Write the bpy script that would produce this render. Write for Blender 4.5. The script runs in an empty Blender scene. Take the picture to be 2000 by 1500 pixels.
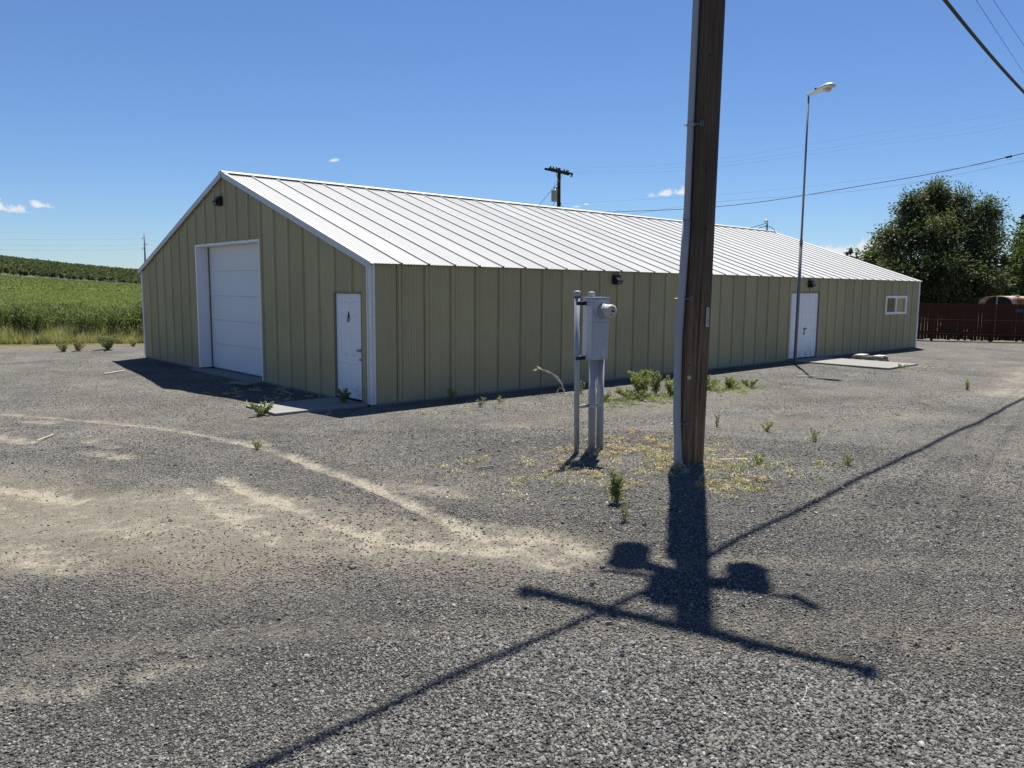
import bpy, math, random
import numpy as np
from mathutils import Vector, Matrix

rng = np.random.default_rng(11)
random.seed(5)
R = math.radians
scene = bpy.context.scene
COL = scene.collection

# ------------------------------------------------------------------ camera
CAM = Vector((-7.6298, -12.2831, 2.1602))
c_r = Vector((0.74249767, -0.66979253, 0.00867029))
c_u = Vector((0.07422231, 0.09512921, 0.99269405))
c_f = Vector((0.66572386, 0.73642949, -0.12034677))
cam_d = bpy.data.cameras.new("camera")
cam = bpy.data.objects.new("camera", cam_d)
COL.objects.link(cam)
m = Matrix((c_r, c_u, -c_f)).transposed().to_4x4()
m.translation = CAM
cam.matrix_world = m
cam_d.sensor_width = 36.0
cam_d.lens = 1529.52 / 2000 * 36.0
cam_d.clip_start = 0.05
cam_d.clip_end = 12000
scene.camera = cam

# ------------------------------------------------------------------ world, sun, exposure
SUN_V = Vector((0.36, 0.245, 0.90)).normalized()      # towards the sun
SUN_EL = math.asin(SUN_V.z)
SUN_AZ = math.atan2(SUN_V.x, SUN_V.y)
world = bpy.data.worlds.new("World")
scene.world = world
world.use_nodes = True
wn, wl = world.node_tree.nodes, world.node_tree.links
wn.clear()
w_out = wn.new("ShaderNodeOutputWorld")
w_bg = wn.new("ShaderNodeBackground")
w_bg.inputs[1].default_value = 0.060
sky = wn.new("ShaderNodeTexSky")
sky.sky_type = 'NISHITA'
sky.sun_disc = False
sky.sun_elevation = SUN_EL
sky.sun_rotation = SUN_AZ
sky.altitude = 300
sky.air_density = 1.0
sky.dust_density = 0.0
sky.ozone_density = 3.0

# a few small cumulus clouds far off, each at its own bearing: (direction, half width, half height, tilt)
CLOUDS = [((0.150, 0.9855, 0.0795), 0.040, 0.0085, -0.02), ((0.1985, 0.9765, 0.0845), 0.0125, 0.0055, -0.10),
          ((0.1600, 0.983, 0.0900), 0.0050, 0.0040, -0.3),
          ((0.7905, 0.6010, 0.1166), 0.018, 0.0055, 0.10), ((0.8060, 0.5810, 0.1185), 0.020, 0.0075, 0.0),
          ((0.9010, 0.4310, 0.0440), 0.050, 0.0135, 0.0), ((0.9160, 0.3960, 0.0455), 0.034, 0.0215, 0.1),
          ((0.4871, 0.8602, 0.1510), 0.0070, 0.0026, 0.15), ((0.7230, 0.6830, 0.1020), 0.0060, 0.0018, 0.0),
          ((0.7310, 0.6740, 0.1050), 0.0040, 0.0015, 0.0),
          ((-0.80, 0.58, 0.09), 0.06, 0.012, 0.0), ((-0.55, -0.82, 0.12), 0.07, 0.016, 0.05),
          ((0.62, -0.77, 0.10), 0.06, 0.014, 0.0), ((-0.98, -0.1, 0.13), 0.05, 0.012, 0.0)]
tc = wn.new("ShaderNodeTexCoord")
nz = wn.new("ShaderNodeTexNoise")
nz.inputs["Scale"].default_value = 95
nz.inputs["Detail"].default_value = 7
nz.inputs["Roughness"].default_value = 0.62
wl.new(tc.outputs["Generated"], nz.inputs["Vector"])


def wmath(op, a, b=None):
    n = wn.new("ShaderNodeMath")
    n.operation = op
    for i, v in enumerate((a, b)):
        if v is None:
            continue
        if isinstance(v, (int, float)):
            n.inputs[i].default_value = v
        else:
            wl.new(v, n.inputs[i])
    return n.outputs[0]


def wdot(vec):
    n = wn.new("ShaderNodeVectorMath")
    n.operation = 'DOT_PRODUCT'
    wl.new(tc.outputs["Generated"], n.inputs[0])
    n.inputs[1].default_value = vec
    return n.outputs["Value"]


nterm = wmath('MULTIPLY', wmath('SUBTRACT', nz.outputs["Fac"], 0.5), 2.6)
total = None
for d, a, b, tilt in CLOUDS:
    d = Vector(d).normalized()
    e1 = d.cross(Vector((0, 0, 1))).normalized()
    e2 = e1.cross(d)
    f1 = e1 * math.cos(tilt) + e2 * math.sin(tilt)
    f2 = -e1 * math.sin(tilt) + e2 * math.cos(tilt)
    u = wmath('DIVIDE', wdot(f1), a)
    v = wmath('DIVIDE', wdot(f2), b)
    # flat base: the lower half is squeezed
    v2 = wmath('MAXIMUM', v, wmath('MULTIPLY', v, -1.9))
    rr = wmath('SQRT', wmath('ADD', wmath('MULTIPLY', u, u), wmath('MULTIPLY', v2, v2)))
    k = wmath('SUBTRACT', wmath('ADD', nterm, 1.05), rr)
    k = wmath('MULTIPLY', k, wmath('GREATER_THAN', wdot(d), 0.5))
    total = k if total is None else wmath('MAXIMUM', total, k)
cr = wn.new("ShaderNodeMapRange")
cr.interpolation_type = 'SMOOTHSTEP'
cr.inputs[1].default_value = 0.0
cr.inputs[2].default_value = 0.8
wl.new(total, cr.inputs[0])
sh = wn.new("ShaderNodeMixRGB")                     # cloud body: white tops, faintly grey core
sh.inputs[1].default_value = (8.0, 8.1, 8.2, 1)
sh.inputs[2].default_value = (6.6, 7.0, 7.6, 1)
nz2 = wn.new("ShaderNodeTexNoise")
nz2.inputs["Scale"].default_value = 160
nz2.inputs["Detail"].default_value = 4
wl.new(tc.outputs["Generated"], nz2.inputs["Vector"])
wl.new(nz2.outputs["Fac"], sh.inputs[0])
mx = wn.new("ShaderNodeMixRGB")
wl.new(wmath('MULTIPLY', cr.outputs[0], 0.92), mx.inputs[0])
tint = wn.new("ShaderNodeMixRGB")                   # deep clear-air blue
tint.blend_type = 'MULTIPLY'
tint.inputs[0].default_value = 1.0
tint.inputs[2].default_value = (0.60, 0.74, 0.95, 1)
wl.new(sky.outputs[0], tint.inputs[1])
wl.new(tint.outputs[0], mx.inputs[1])
wl.new(sh.outputs[0], mx.inputs[2])
wl.new(mx.outputs[0], w_bg.inputs[0])
wl.new(w_bg.outputs[0], w_out.inputs[0])

sun_d = bpy.data.lights.new("sun", 'SUN')
sun_d.energy = 5.0
sun_d.angle = R(0.53)
sun_d.color = (1.0, 0.955, 0.88)
sun = bpy.data.objects.new("sun", sun_d)
sun.rotation_euler = SUN_V.to_track_quat('Z', 'Y').to_euler()
sun.location = (0, 0, 40)
COL.objects.link(sun)

scene.view_settings.view_transform = 'Standard'
scene.view_settings.look = 'None'
scene.view_settings.exposure = 0.92
scene.view_settings.gamma = 1.0
scene.view_settings.use_curve_mapping = False
scene.render.engine = 'CYCLES'
scene.cycles.use_denoising = True
scene.cycles.denoiser = 'OPENIMAGEDENOISE'
scene.cycles.max_bounces = 7
scene.cycles.transparent_max_bounces = 12


# ================================================================== materials
class NT:
    """small helper around a material node tree"""

    def __init__(self, name):
        self.m = bpy.data.materials.new(name)
        self.m.use_nodes = True
        self.t = self.m.node_tree
        self.n = self.t.nodes
        self.l = self.t.links
        self.n.clear()
        self.out = self.n.new("ShaderNodeOutputMaterial")
        self.bsdf = self.n.new("ShaderNodeBsdfPrincipled")
        self.l.new(self.bsdf.outputs[0], self.out.inputs[0])

    def node(self, typ, **kw):
        n = self.n.new(typ)
        for k, v in kw.items():
            if k.startswith("i_"):
                key = k[2:]
                key = int(key) if key.isdigit() else key.replace("_", " ")
                self.put(n.inputs[key], v)
            else:
                setattr(n, k, v)
        return n

    def put(self, sock, v):
        if hasattr(v, "is_output"):
            self.l.new(v, sock)
        else:
            sock.default_value = v

    def math(self, op, a, b=0.0, clamp=False):
        n = self.n.new("ShaderNodeMath")
        n.operation = op
        n.use_clamp = clamp
        self.put(n.inputs[0], a)
        self.put(n.inputs[1], b)
        return n.outputs[0]

    def mix(self, fac, a, b, blend='MIX'):
        n = self.n.new("ShaderNodeMixRGB")
        n.blend_type = blend
        self.put(n.inputs[0], fac)
        for i, v in ((1, a), (2, b)):
            if not hasattr(v, "is_output") and len(v) == 3:
                v = (*v, 1)
            self.put(n.inputs[i], v)
        return n.outputs[0]

    def ramp(self, fac, stops, interp='LINEAR'):
        n = self.n.new("ShaderNodeValToRGB")
        n.color_ramp.interpolation = interp
        el = n.color_ramp.elements
        while len(el) > 1:
            el.remove(el[-1])
        for i, (p, c) in enumerate(stops):
            e = el[0] if i == 0 else el.new(p)
            e.position = p
            e.color = (c, c, c, 1) if isinstance(c, (int, float)) else (*c, 1)
        self.l.new(fac, n.inputs[0])
        return n.outputs[0]

    def coord(self, which="Object", scale=(1, 1, 1), offset=(0, 0, 0)):
        t = self.n.new("ShaderNodeTexCoord")
        mp = self.n.new("ShaderNodeMapping")
        mp.inputs["Scale"].default_value = scale
        mp.inputs["Location"].default_value = offset
        self.l.new(t.outputs[which], mp.inputs[0])
        return mp.outputs[0]

    def worldpos(self, scale=(1, 1, 1)):
        g = self.n.new("ShaderNodeNewGeometry")
        mp = self.n.new("ShaderNodeMapping")
        mp.inputs["Scale"].default_value = scale
        self.l.new(g.outputs["Position"], mp.inputs[0])
        return mp.outputs[0]

    def noise(self, vec, scale, detail=4, rough=0.55):
        n = self.n.new("ShaderNodeTexNoise")
        n.inputs["Scale"].default_value = scale
        n.inputs["Detail"].default_value = detail
        n.inputs["Roughness"].default_value = rough
        self.l.new(vec, n.inputs["Vector"])
        return n.outputs["Fac"]

    def bump(self, h, strength=0.3, dist=0.01):
        b = self.n.new("ShaderNodeBump")
        b.inputs["Strength"].default_value = strength
        b.inputs["Distance"].default_value = dist
        self.l.new(h, b.inputs["Height"])
        self.l.new(b.outputs[0], self.bsdf.inputs["Normal"])

    def set(self, color=None, rough=None, metal=None, spec=None):
        if color is not None:
            if not hasattr(color, "is_output") and len(color) == 3:
                color = (*color, 1)
            self.put(self.bsdf.inputs["Base Color"], color)
        if rough is not None:
            self.put(self.bsdf.inputs["Roughness"], rough)
        if metal is not None:
            self.put(self.bsdf.inputs["Metallic"], metal)
        if spec is not None:
            self.put(self.bsdf.inputs["Specular IOR Level"], spec)


def mat_plain(name, col, rough=0.5, metal=0.0, var=0.15, scale=6.0, spec=0.4, bump=0.0):
    t = NT(name)
    p = t.worldpos()
    f = t.noise(p, scale, 5)
    a = tuple(c * (1 - var) for c in col)
    b = tuple(min(1, c * (1 + var)) for c in col)
    t.set(t.mix(f, a, b), rough, metal, spec)
    if bump:
        t.bump(t.noise(p, scale * 12, 3), bump, 0.004)
    return t.m


def mat_siding():
    t = NT("olive_metal_siding")
    p = t.worldpos()
    oi = t.node("ShaderNodeObjectInfo")
    base = t.mix(oi.outputs["Random"], (0.345, 0.298, 0.162), (0.412, 0.357, 0.195))
    big = t.noise(p, 0.9, 4)
    base = t.mix(t.ramp(big, [(0.35, 0.0), (0.75, 0.7)]), base, (0.315, 0.268, 0.165))
    # rain streaks running down
    st = t.noise(t.worldpos((9, 9, 0.35)), 1.6, 5, 0.7)
    st = t.ramp(st, [(0.50, 0.0), (0.75, 1.0)])
    base = t.mix(t.math('MULTIPLY', st, 0.35), base, (0.27, 0.225, 0.14))
    # splashed dust near the ground
    z = t.node("ShaderNodeSeparateXYZ")
    t.l.new(t.worldpos(), z.inputs[0])
    low = t.math('SUBTRACT', 1.0, t.math('MULTIPLY', z.outputs[2], 2.2), True)
    low = t.math('MULTIPLY', low, t.noise(p, 3.0, 4))
    base = t.mix(t.math('MULTIPLY', low, 0.9), base, (0.37, 0.33, 0.25))
    # small scuffs
    sp = t.node("ShaderNodeTexVoronoi", i_Scale=2.3)
    t.l.new(p, sp.inputs["Vector"])
    dots = t.ramp(sp.outputs["Distance"], [(0.0, 1.0), (0.025, 1.0), (0.04, 0.0)])
    base = t.mix(t.math('MULTIPLY', dots, 0.55), base, (0.17, 0.14, 0.09))
    t.set(base, 0.48, 0.0, 0.35)
    t.bump(t.noise(p, 1.7, 3), 0.22, 0.025)
    return t.m


def mat_roof():
    t = NT("white_metal_roof")
    p = t.worldpos()
    oi = t.node("ShaderNodeObjectInfo")
    base = t.mix(oi.outputs["Random"], (0.405, 0.400, 0.390), (0.465, 0.460, 0.450))
    st = t.noise(t.worldpos((6, 0.45, 0.45)), 1.5, 6, 0.7)
    st = t.ramp(st, [(0.45, 0.0), (0.72, 1.0)])
    base = t.mix(t.math('MULTIPLY', st, 0.6), base, (0.33, 0.375, 0.34))
    sp = t.node("ShaderNodeTexVoronoi", i_Scale=3.1)
    t.l.new(p, sp.inputs["Vector"])
    dots = t.ramp(sp.outputs["Distance"], [(0.0, 1.0), (0.03, 1.0), (0.05, 0.0)])
    base = t.mix(t.math('MULTIPLY', dots, 0.5), base, (0.33, 0.27, 0.2))
    t.set(base, 0.5, 0.0, 0.3)
    t.bump(t.noise(p, 2.0, 2), 0.1, 0.02)
    return t.m


def mat_white(name, dirt=0.25, col=(0.70, 0.71, 0.73), spots=0.0, rust=0.0):
    t = NT(name)
    p = t.worldpos()
    st = t.noise(t.worldpos((7, 7, 0.8)), 2.0, 6, 0.7)
    st = t.ramp(st, [(0.42, 0.0), (0.8, 1.0)])
    c = t.mix(t.math('MULTIPLY', st, dirt), col, (0.42, 0.40, 0.37))
    if spots:
        s = t.noise(p, 11.0, 6, 0.75)
        s = t.ramp(s, [(0.66 - 0.06 * spots, 0.0), (0.70 - 0.06 * spots, 1.0)])
        c = t.mix(t.math('MULTIPLY', s, 0.75), c, (0.25, 0.23, 0.22))
    if rust:
        z = t.node("ShaderNodeSeparateXYZ")
        t.l.new(p, z.inputs[0])
        low = t.math('SUBTRACT', 1.0, t.math('MULTIPLY', z.outputs[2], 1.6), True)
        s = t.ramp(t.noise(p, 9.0, 6, 0.7), [(0.55, 0.0), (0.62, 1.0)])
        c = t.mix(t.math('MULTIPLY', t.math('MULTIPLY', low, s), rust), c, (0.20, 0.13, 0.09))
    t.set(c, 0.45, 0.0, 0.4)
    return t.m


def mat_wood_pole():
    t = NT("weathered_pole_wood")
    g = t.worldpos((30, 30, 0.55))
    grain = t.noise(g, 1.6, 8, 0.72)
    c = t.ramp(grain, [(0.30, (0.030, 0.020, 0.013)), (0.46, (0.165, 0.104, 0.062)), (0.60, (0.29, 0.198, 0.128)), (0.8, (0.40, 0.30, 0.21))])
    big = t.noise(t.worldpos((2, 2, 0.7)), 1.5, 4)
    c = t.mix(t.ramp(big, [(0.42, 0.0), (0.68, 0.65)]), c, (0.085, 0.066, 0.050))
    z = t.node("ShaderNodeSeparateXYZ")
    t.l.new(t.worldpos(), z.inputs[0])
    up = t.node("ShaderNodeMapRange", i_1=0.8, i_2=3.6, i_3=0.0, i_4=0.72)
    t.l.new(z.outputs[2], up.inputs[0])
    c = t.mix(up.outputs[0], c, (0.050, 0.043, 0.038))
    t.set(c, 0.9, 0.0, 0.15)
    t.bump(grain, 0.9, 0.012)
    return t.m


def mat_galv(name, col=(0.36, 0.38, 0.40), rough=0.5, metal=0.35):
    t = NT(name)
    p = t.worldpos()
    s = t.noise(p, 22, 5, 0.65)
    c = t.mix(s, tuple(x * 0.75 for x in col), tuple(x * 1.2 for x in col))
    sp = t.ramp(t.noise(p, 60, 3), [(0.68, 0.0), (0.74, 1.0)])
    c = t.mix(t.math('MULTIPLY', sp, 0.4), c, (0.12, 0.10, 0.09))
    t.set(c, rough, metal, 0.4)
    return t.m


def mat_leaf(name, c1, c2, trans=0.35, hue_scale=1.5):
    t = NT(name)
    oi = t.n.new("ShaderNodeNewGeometry")
    p = t.worldpos()
    n1 = t.noise(p, hue_scale, 3)
    rnd = oi.outputs["Random Per Island"]
    f = t.math('ADD', t.math('MULTIPLY', n1, 0.6), t.math('MULTIPLY', rnd, 0.4))
    c = t.ramp(f, [(0.25, c1), (0.75, c2)])
    t.n.remove(t.bsdf)
    d = t.node("ShaderNodeBsdfPrincipled")
    t.l.new(c, d.inputs["Base Color"])
    d.inputs["Roughness"].default_value = 0.6
    d.inputs["Specular IOR Level"].default_value = 0.25
    tr = t.node("ShaderNodeBsdfTranslucent")
    t.l.new(t.mix(1.0, c, (1.25, 1.35, 0.7), 'MULTIPLY'), tr.inputs[0])
    mxs = t.node("ShaderNodeMixShader")
    mxs.inputs[0].default_value = trans
    t.l.new(d.outputs[0], mxs.inputs[1])
    t.l.new(tr.outputs[0], mxs.inputs[2])
    t.l.new(mxs.outputs[0], t.out.inputs[0])
    return t.m


def mat_ground():
    t = NT("gravel_ground")
    p = t.worldpos()
    at_d = t.node("ShaderNodeAttribute", attribute_name="dirt").outputs["Fac"]
    at_t = t.node("ShaderNodeAttribute", attribute_name="tan").outputs["Fac"]
    at_y = t.node("ShaderNodeAttribute", attribute_name="yard").outputs["Fac"]
    # stones: warped cells, one colour each
    wv = t.node("ShaderNodeTexNoise", i_Scale=40.0, i_Detail=2.0)
    t.l.new(p, wv.inputs["Vector"])
    warp = t.node("ShaderNodeMixRGB", blend_type='ADD')
    warp.inputs[0].default_value = 0.012
    t.l.new(p, warp.inputs[1])
    t.l.new(wv.outputs["Color"], warp.inputs[2])
    v1 = t.node("ShaderNodeTexVoronoi", i_Scale=62.0)
    t.l.new(warp.outputs[0], v1.inputs["Vector"])
    v2 = t.node("ShaderNodeTexVoronoi", i_Scale=118.0)
    t.l.new(warp.outputs[0], v2.inputs["Vector"])
    s1 = t.node("ShaderNodeSeparateXYZ")
    t.l.new(v1.outputs["Color"], s1.inputs[0])
    s2 = t.node("ShaderNodeSeparateXYZ")
    t.l.new(v2.outputs["Color"], s2.inputs[0])
    stops = [(0.0, (0.030, 0.030, 0.031)), (0.35, (0.080, 0.079, 0.076)), (0.7, (0.150, 0.147, 0.138)), (0.92, (0.235, 0.228, 0.210)), (1.0, (0.36, 0.345, 0.31))]
    c1 = t.ramp(s1.outputs[0], stops)
    c2 = t.ramp(s2.outputs[0], stops)
    sel = t.ramp(t.noise(p, 9.0, 3), [(0.42, 0.0), (0.58, 1.0)])
    grav = t.mix(sel, c1, c2)
    # brightness drift
    n_mid = t.noise(p, 0.55, 4, 0.6)
    grav = t.mix(1.0, grav, t.ramp(n_mid, [(0.3, 0.78), (0.7, 1.42)]), 'MULTIPLY')
    # fines and dust between the stones
    n_f = t.noise(p, 2.6, 6, 0.7)
    fines = t.ramp(n_f, [(0.45, 0.0), (0.75, 0.5)])
    grav = t.mix(fines, grav, (0.20, 0.188, 0.16))
    near_shade = t.node("ShaderNodeAttribute", attribute_name="near_shade").outputs["Fac"]  # mask for shade between the near stones, painted into the ground colour
    grav = t.mix(near_shade, t.mix(1.0, grav, (1.13, 1.12, 1.09), 'MULTIPLY'), t.mix(1.0, grav, (0.52, 0.52, 0.51), 'MULTIPLY'))
    # tan dusty areas
    nb = t.noise(p, 3.2, 7, 0.72)
    tanm = t.math('ADD', at_t, t.math('MULTIPLY', t.math('SUBTRACT', nb, 0.5), 1.1))
    tanm = t.ramp(tanm, [(0.30, 0.0), (0.85, 0.85)])
    tan_c = t.mix(t.noise(p, 60, 3), (0.155, 0.131, 0.096), (0.245, 0.213, 0.162))
    col = t.mix(t.math('MULTIPLY', tanm, t.ramp(s2.outputs[2], [(0.15, 0.95), (0.9, 0.35)])), grav, tan_c)
    # bright compacted dust: patchy, with dark stones lying on it
    nd = t.noise(p, 5.0, 9, 0.82)
    nl = t.noise(p, 1.3, 4, 0.6)
    dm = t.math('ADD', at_d, t.math('ADD', t.math('MULTIPLY', t.math('SUBTRACT', nd, 0.5), 3.4), t.math('MULTIPLY', t.math('SUBTRACT', nl, 0.5), 1.8)))
    dm = t.ramp(dm, [(0.22, 0.0), (0.95, 1.0)])
    stones = t.ramp(s2.outputs[1], [(0.72, 1.0), (0.80, 0.12)], 'LINEAR')
    dm = t.math('MULTIPLY', dm, stones)
    dust_c = t.mix(t.noise(p, 30, 4), (0.27, 0.24, 0.18), (0.39, 0.36, 0.285))
    col = t.mix(dm, col, dust_c)
    # beyond the yard: dry grass and earth
    gr = t.ramp(t.noise(p, 0.7, 6, 0.7), [(0.35, (0.11, 0.12, 0.05)), (0.6, (0.21, 0.18, 0.10)), (0.8, (0.30, 0.25, 0.15))])
    col = t.mix(at_y, gr, col)
    col = t.mix(1.0, col, (0.85, 0.845, 0.84), 'MULTIPLY')
    t.set(col, 0.95, 0.0, 0.12)
    h1 = t.ramp(v1.outputs["Distance"], [(0.0, 1.0), (0.75, 0.0)])
    h2 = t.ramp(v2.outputs["Distance"], [(0.0, 1.0), (0.75, 0.0)])
    h = t.math('ADD', t.math('MULTIPLY', h1, 0.65), t.math('MULTIPLY', h2, 0.45))
    flat = t.math('SUBTRACT', 1.0, t.math('MULTIPLY', t.math('ADD', dm, t.math('MULTIPLY', tanm, 0.5), True), 0.8))
    t.bump(t.math('MULTIPLY', h, flat), 1.0, 0.016)
    return t.m


def mat_stone():
    t = NT("gravel_stone")
    oi = t.node("ShaderNodeObjectInfo")
    c = t.ramp(oi.outputs["Random"], [(0.0, (0.035, 0.035, 0.036)), (0.25, (0.105, 0.103, 0.099)), (0.6, (0.185, 0.180, 0.169)), (0.86, (0.265, 0.257, 0.236)),
                                      (0.93, (0.225, 0.20, 0.165)), (0.965, (0.29, 0.28, 0.25)), (1.0, (0.46, 0.45, 0.41))])
    p = t.worldpos()
    c = t.mix(1.0, c, t.ramp(t.noise(p, 90, 4), [(0.3, 0.75), (0.7, 1.2)]), 'MULTIPLY')
    du = t.node("ShaderNodeAttribute", attribute_name="dusty", attribute_type='INSTANCER').outputs["Fac"]
    c = t.mix(du, c, (0.225, 0.203, 0.165))
    c = t.mix(1.0, c, (0.83, 0.83, 0.83), 'MULTIPLY')
    t.set(c, 0.85, 0.0, 0.25)
    return t.m


M = {
    "siding": mat_siding(), "roof": mat_roof(),
    "trim": mat_white("white_trim", 0.45, (0.66, 0.67, 0.70), 0.55),
    "rake": mat_white("white_rake_trim", 0.3, (0.54, 0.55, 0.59)),
    "door": mat_white("white_door_paint", 0.2, (0.74, 0.75, 0.79), 0.12, 0.3),
    "door_worn": mat_white("worn_white_door_paint", 0.3, (0.74, 0.75, 0.78), 0.35, 0.9),
    "garage": mat_white("white_garage_door", 0.12, (0.68, 0.70, 0.74)),
    "frame": mat_white("white_window_frame", 0.1, (0.78, 0.78, 0.80)),
    "dark_trim": mat_plain("brown_door_edge", (0.20, 0.18, 0.15), 0.7),
    "rust_track": mat_plain("rusty_door_track", (0.20, 0.14, 0.09), 0.7),
    "concrete": mat_plain("concrete", (0.22, 0.215, 0.20), 0.9, 0, 0.18, 3.0, 0.2, 0.25),
    "liner": mat_plain("inner_liner", (0.10, 0.095, 0.08), 0.9),
    "black": mat_plain("black_fixture", (0.012, 0.012, 0.013), 0.5),
    "lens": mat_plain("fixture_lens", (0.10, 0.10, 0.105), 0.25, 0, 0.1, 8, 0.6),
    "pole": mat_wood_pole(),
    "pole_far": mat_plain("creosoted_pole_wood", (0.045, 0.034, 0.026), 0.9, 0, 0.3, 5, 0.15),
    "pvc": mat_plain("grey_conduit", (0.30, 0.315, 0.34), 0.55, 0, 0.08, 4, 0.35),
    "galv": mat_galv("galvanised_steel", (0.34, 0.36, 0.385)),
    "cabinet": mat_galv("grey_cabinet_paint", (0.36, 0.40, 0.46), 0.45, 0.0),
    "steel": mat_plain("bright_strut", (0.45, 0.46, 0.47), 0.4, 0.5),
    "dark_steel": mat_plain("dark_clamp_steel", (0.10, 0.105, 0.11), 0.5, 0.3),
    "can": mat_plain("transformer_grey", (0.30, 0.31, 0.32), 0.45, 0.0),
    "porcelain": mat_plain("brown_insulator", (0.05, 0.04, 0.038), 0.3),
    "wire": mat_plain("black_cable", (0.014, 0.014, 0.013), 0.6),
    "wire_far": mat_plain("grey_conductor", (0.26, 0.29, 0.32), 0.5, 0.2),
    "lamp_pole": mat_plain("grey_lamp_pole", (0.17, 0.18, 0.20), 0.45, 0.3),
    "lamp_head": mat_plain("aluminium_lamp_head", (0.50, 0.50, 0.49), 0.38, 0.4),
    "lamp_lens": mat_plain("frosted_refractor", (0.42, 0.38, 0.30), 0.25, 0, 0.1, 10, 0.6),
    "sticker": mat_plain("pale_sticker", (0.52, 0.52, 0.50), 0.6),
    "meter_face": mat_plain("meter_face", (0.46, 0.44, 0.38), 0.5),
    "lcd": mat_plain("meter_display", (0.03, 0.032, 0.03), 0.3),
    "red": mat_plain("red_seal", (0.35, 0.06, 0.03), 0.5),
    "fence": mat_plain("dark_red_fence_stain", (0.050, 0.017, 0.012), 0.85, 0, 0.35, 4, 0.2),
    "sign": mat_plain("navy_sign", (0.020, 0.028, 0.050), 0.5),
    "sign_mark": mat_plain("sign_print", (0.06, 0.075, 0.10), 0.5),
    "lumber": mat_plain("grey_weathered_lumber", (0.22, 0.205, 0.185), 0.9, 0, 0.3, 8, 0.2),
    "block": mat_plain("pale_block", (0.62, 0.60, 0.55), 0.8),
    "stick": mat_plain("bleached_stick", (0.48, 0.42, 0.32), 0.9),
    "dark_sheet": mat_plain("near_black_sheet", (0.020, 0.020, 0.023), 0.9),  # near-black panel behind the left pane; painted shade inside the rusty shell
    "plyboard": mat_plain("tan_board_in_window", (0.78, 0.58, 0.32), 0.8, 0, 0.3, 9),
    "stone": mat_stone(), "ground": mat_ground(),
    "leaf_weed": mat_leaf("weed_leaf", (0.125, 0.145, 0.070), (0.26, 0.275, 0.145), 0.45, 4),
    "leaf_grey": mat_leaf("grey_green_weed_leaf", (0.125, 0.145, 0.082), (0.235, 0.25, 0.15), 0.42, 4),
    "leaf_tall": mat_leaf("tall_weed_leaf", (0.060, 0.084, 0.034), (0.19, 0.215, 0.105), 0.42, 2),
    "leaf_yellow": mat_leaf("yellowing_grass", (0.27, 0.26, 0.115), (0.47, 0.43, 0.23), 0.35, 1.2),
    "straw": mat_leaf("dry_straw", (0.40, 0.35, 0.25), (0.58, 0.53, 0.41), 0.25, 2),
    "rustweed": mat_leaf("rust_brown_dead_weed", (0.30, 0.21, 0.12), (0.48, 0.38, 0.25), 0.25, 3),
    "leaf_ash": mat_leaf("dark_tree_leaf", (0.026, 0.038, 0.016), (0.140, 0.162, 0.078), 0.33, 1.0),
    "leaf_light": mat_leaf("light_tree_leaf", (0.055, 0.085, 0.025), (0.13, 0.16, 0.055), 0.3, 1.0),
    "needle": mat_leaf("spruce_needles", (0.028, 0.048, 0.024), (0.070, 0.098, 0.042), 0.15, 1.4),
    "needle_light": mat_leaf("pale_spruce_needles", (0.055, 0.085, 0.032), (0.13, 0.165, 0.060), 0.2, 1.4),
    "orchard": mat_leaf("orchard_leaf", (0.075, 0.092, 0.052), (0.15, 0.17, 0.088), 0.3, 0.05),
    "crop": mat_leaf("crop_leaf", (0.120, 0.150, 0.060), (0.235, 0.265, 0.115), 0.48, 0.3),
    "bark": mat_plain("bark", (0.060, 0.048, 0.036), 0.95, 0, 0.3, 9, 0.1, 0.5),
    "stem": mat_plain("weed_stem", (0.20, 0.22, 0.09), 0.8),
}


def mat_glass():
    t = NT("window_glass")
    t.n.remove(t.bsdf)
    g = t.node("ShaderNodeBsdfGlossy")
    g.inputs["Roughness"].default_value = 0.02
    tr = t.node("ShaderNodeBsdfTransparent")
    tr.inputs[0].default_value = (0.82, 0.85, 0.85, 1)
    fr = t.node("ShaderNodeLayerWeight", i_Blend=0.5)
    mxs = t.node("ShaderNodeMixShader")
    t.l.new(t.math('ADD', t.math('MULTIPLY', t.math('POWER', fr.outputs["Facing"], 5.0), 0.6), 0.03, True), mxs.inputs[0])
    t.l.new(tr.outputs[0], mxs.inputs[1])
    t.l.new(g.outputs[0], mxs.inputs[2])
    t.l.new(mxs.outputs[0], t.out.inputs[0])
    return t.m


M["glass"] = mat_glass()


def mat_field():
    t = NT("green_crop_field")
    p = t.worldpos()
    rows = t.noise(t.worldpos((0.35, 1.0, 1)), 1.1, 6, 0.7)
    c = t.ramp(rows, [(0.3, (0.075, 0.098, 0.034)), (0.55, (0.10, 0.128, 0.044)), (0.75, (0.125, 0.152, 0.056))])
    big = t.noise(t.worldpos((0.02, 0.05, 1)), 1.0, 4)
    c = t.mix(t.ramp(big, [(0.4, 0.0), (0.7, 0.45)]), c, (0.074, 0.098, 0.034))
    t.set(c, 0.9, 0, 0.1)
    t.bump(t.noise(p, 3.0, 5), 1.0, 0.15)
    return t.m


def mat_hill():
    t = NT("orchard_hill_ground")
    p = t.worldpos()
    c = t.ramp(t.noise(p, 0.05, 5), [(0.35, (0.085, 0.105, 0.045)), (0.7, (0.15, 0.155, 0.075))])
    t.set(c, 0.95, 0, 0.1)
    return t.m


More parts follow.
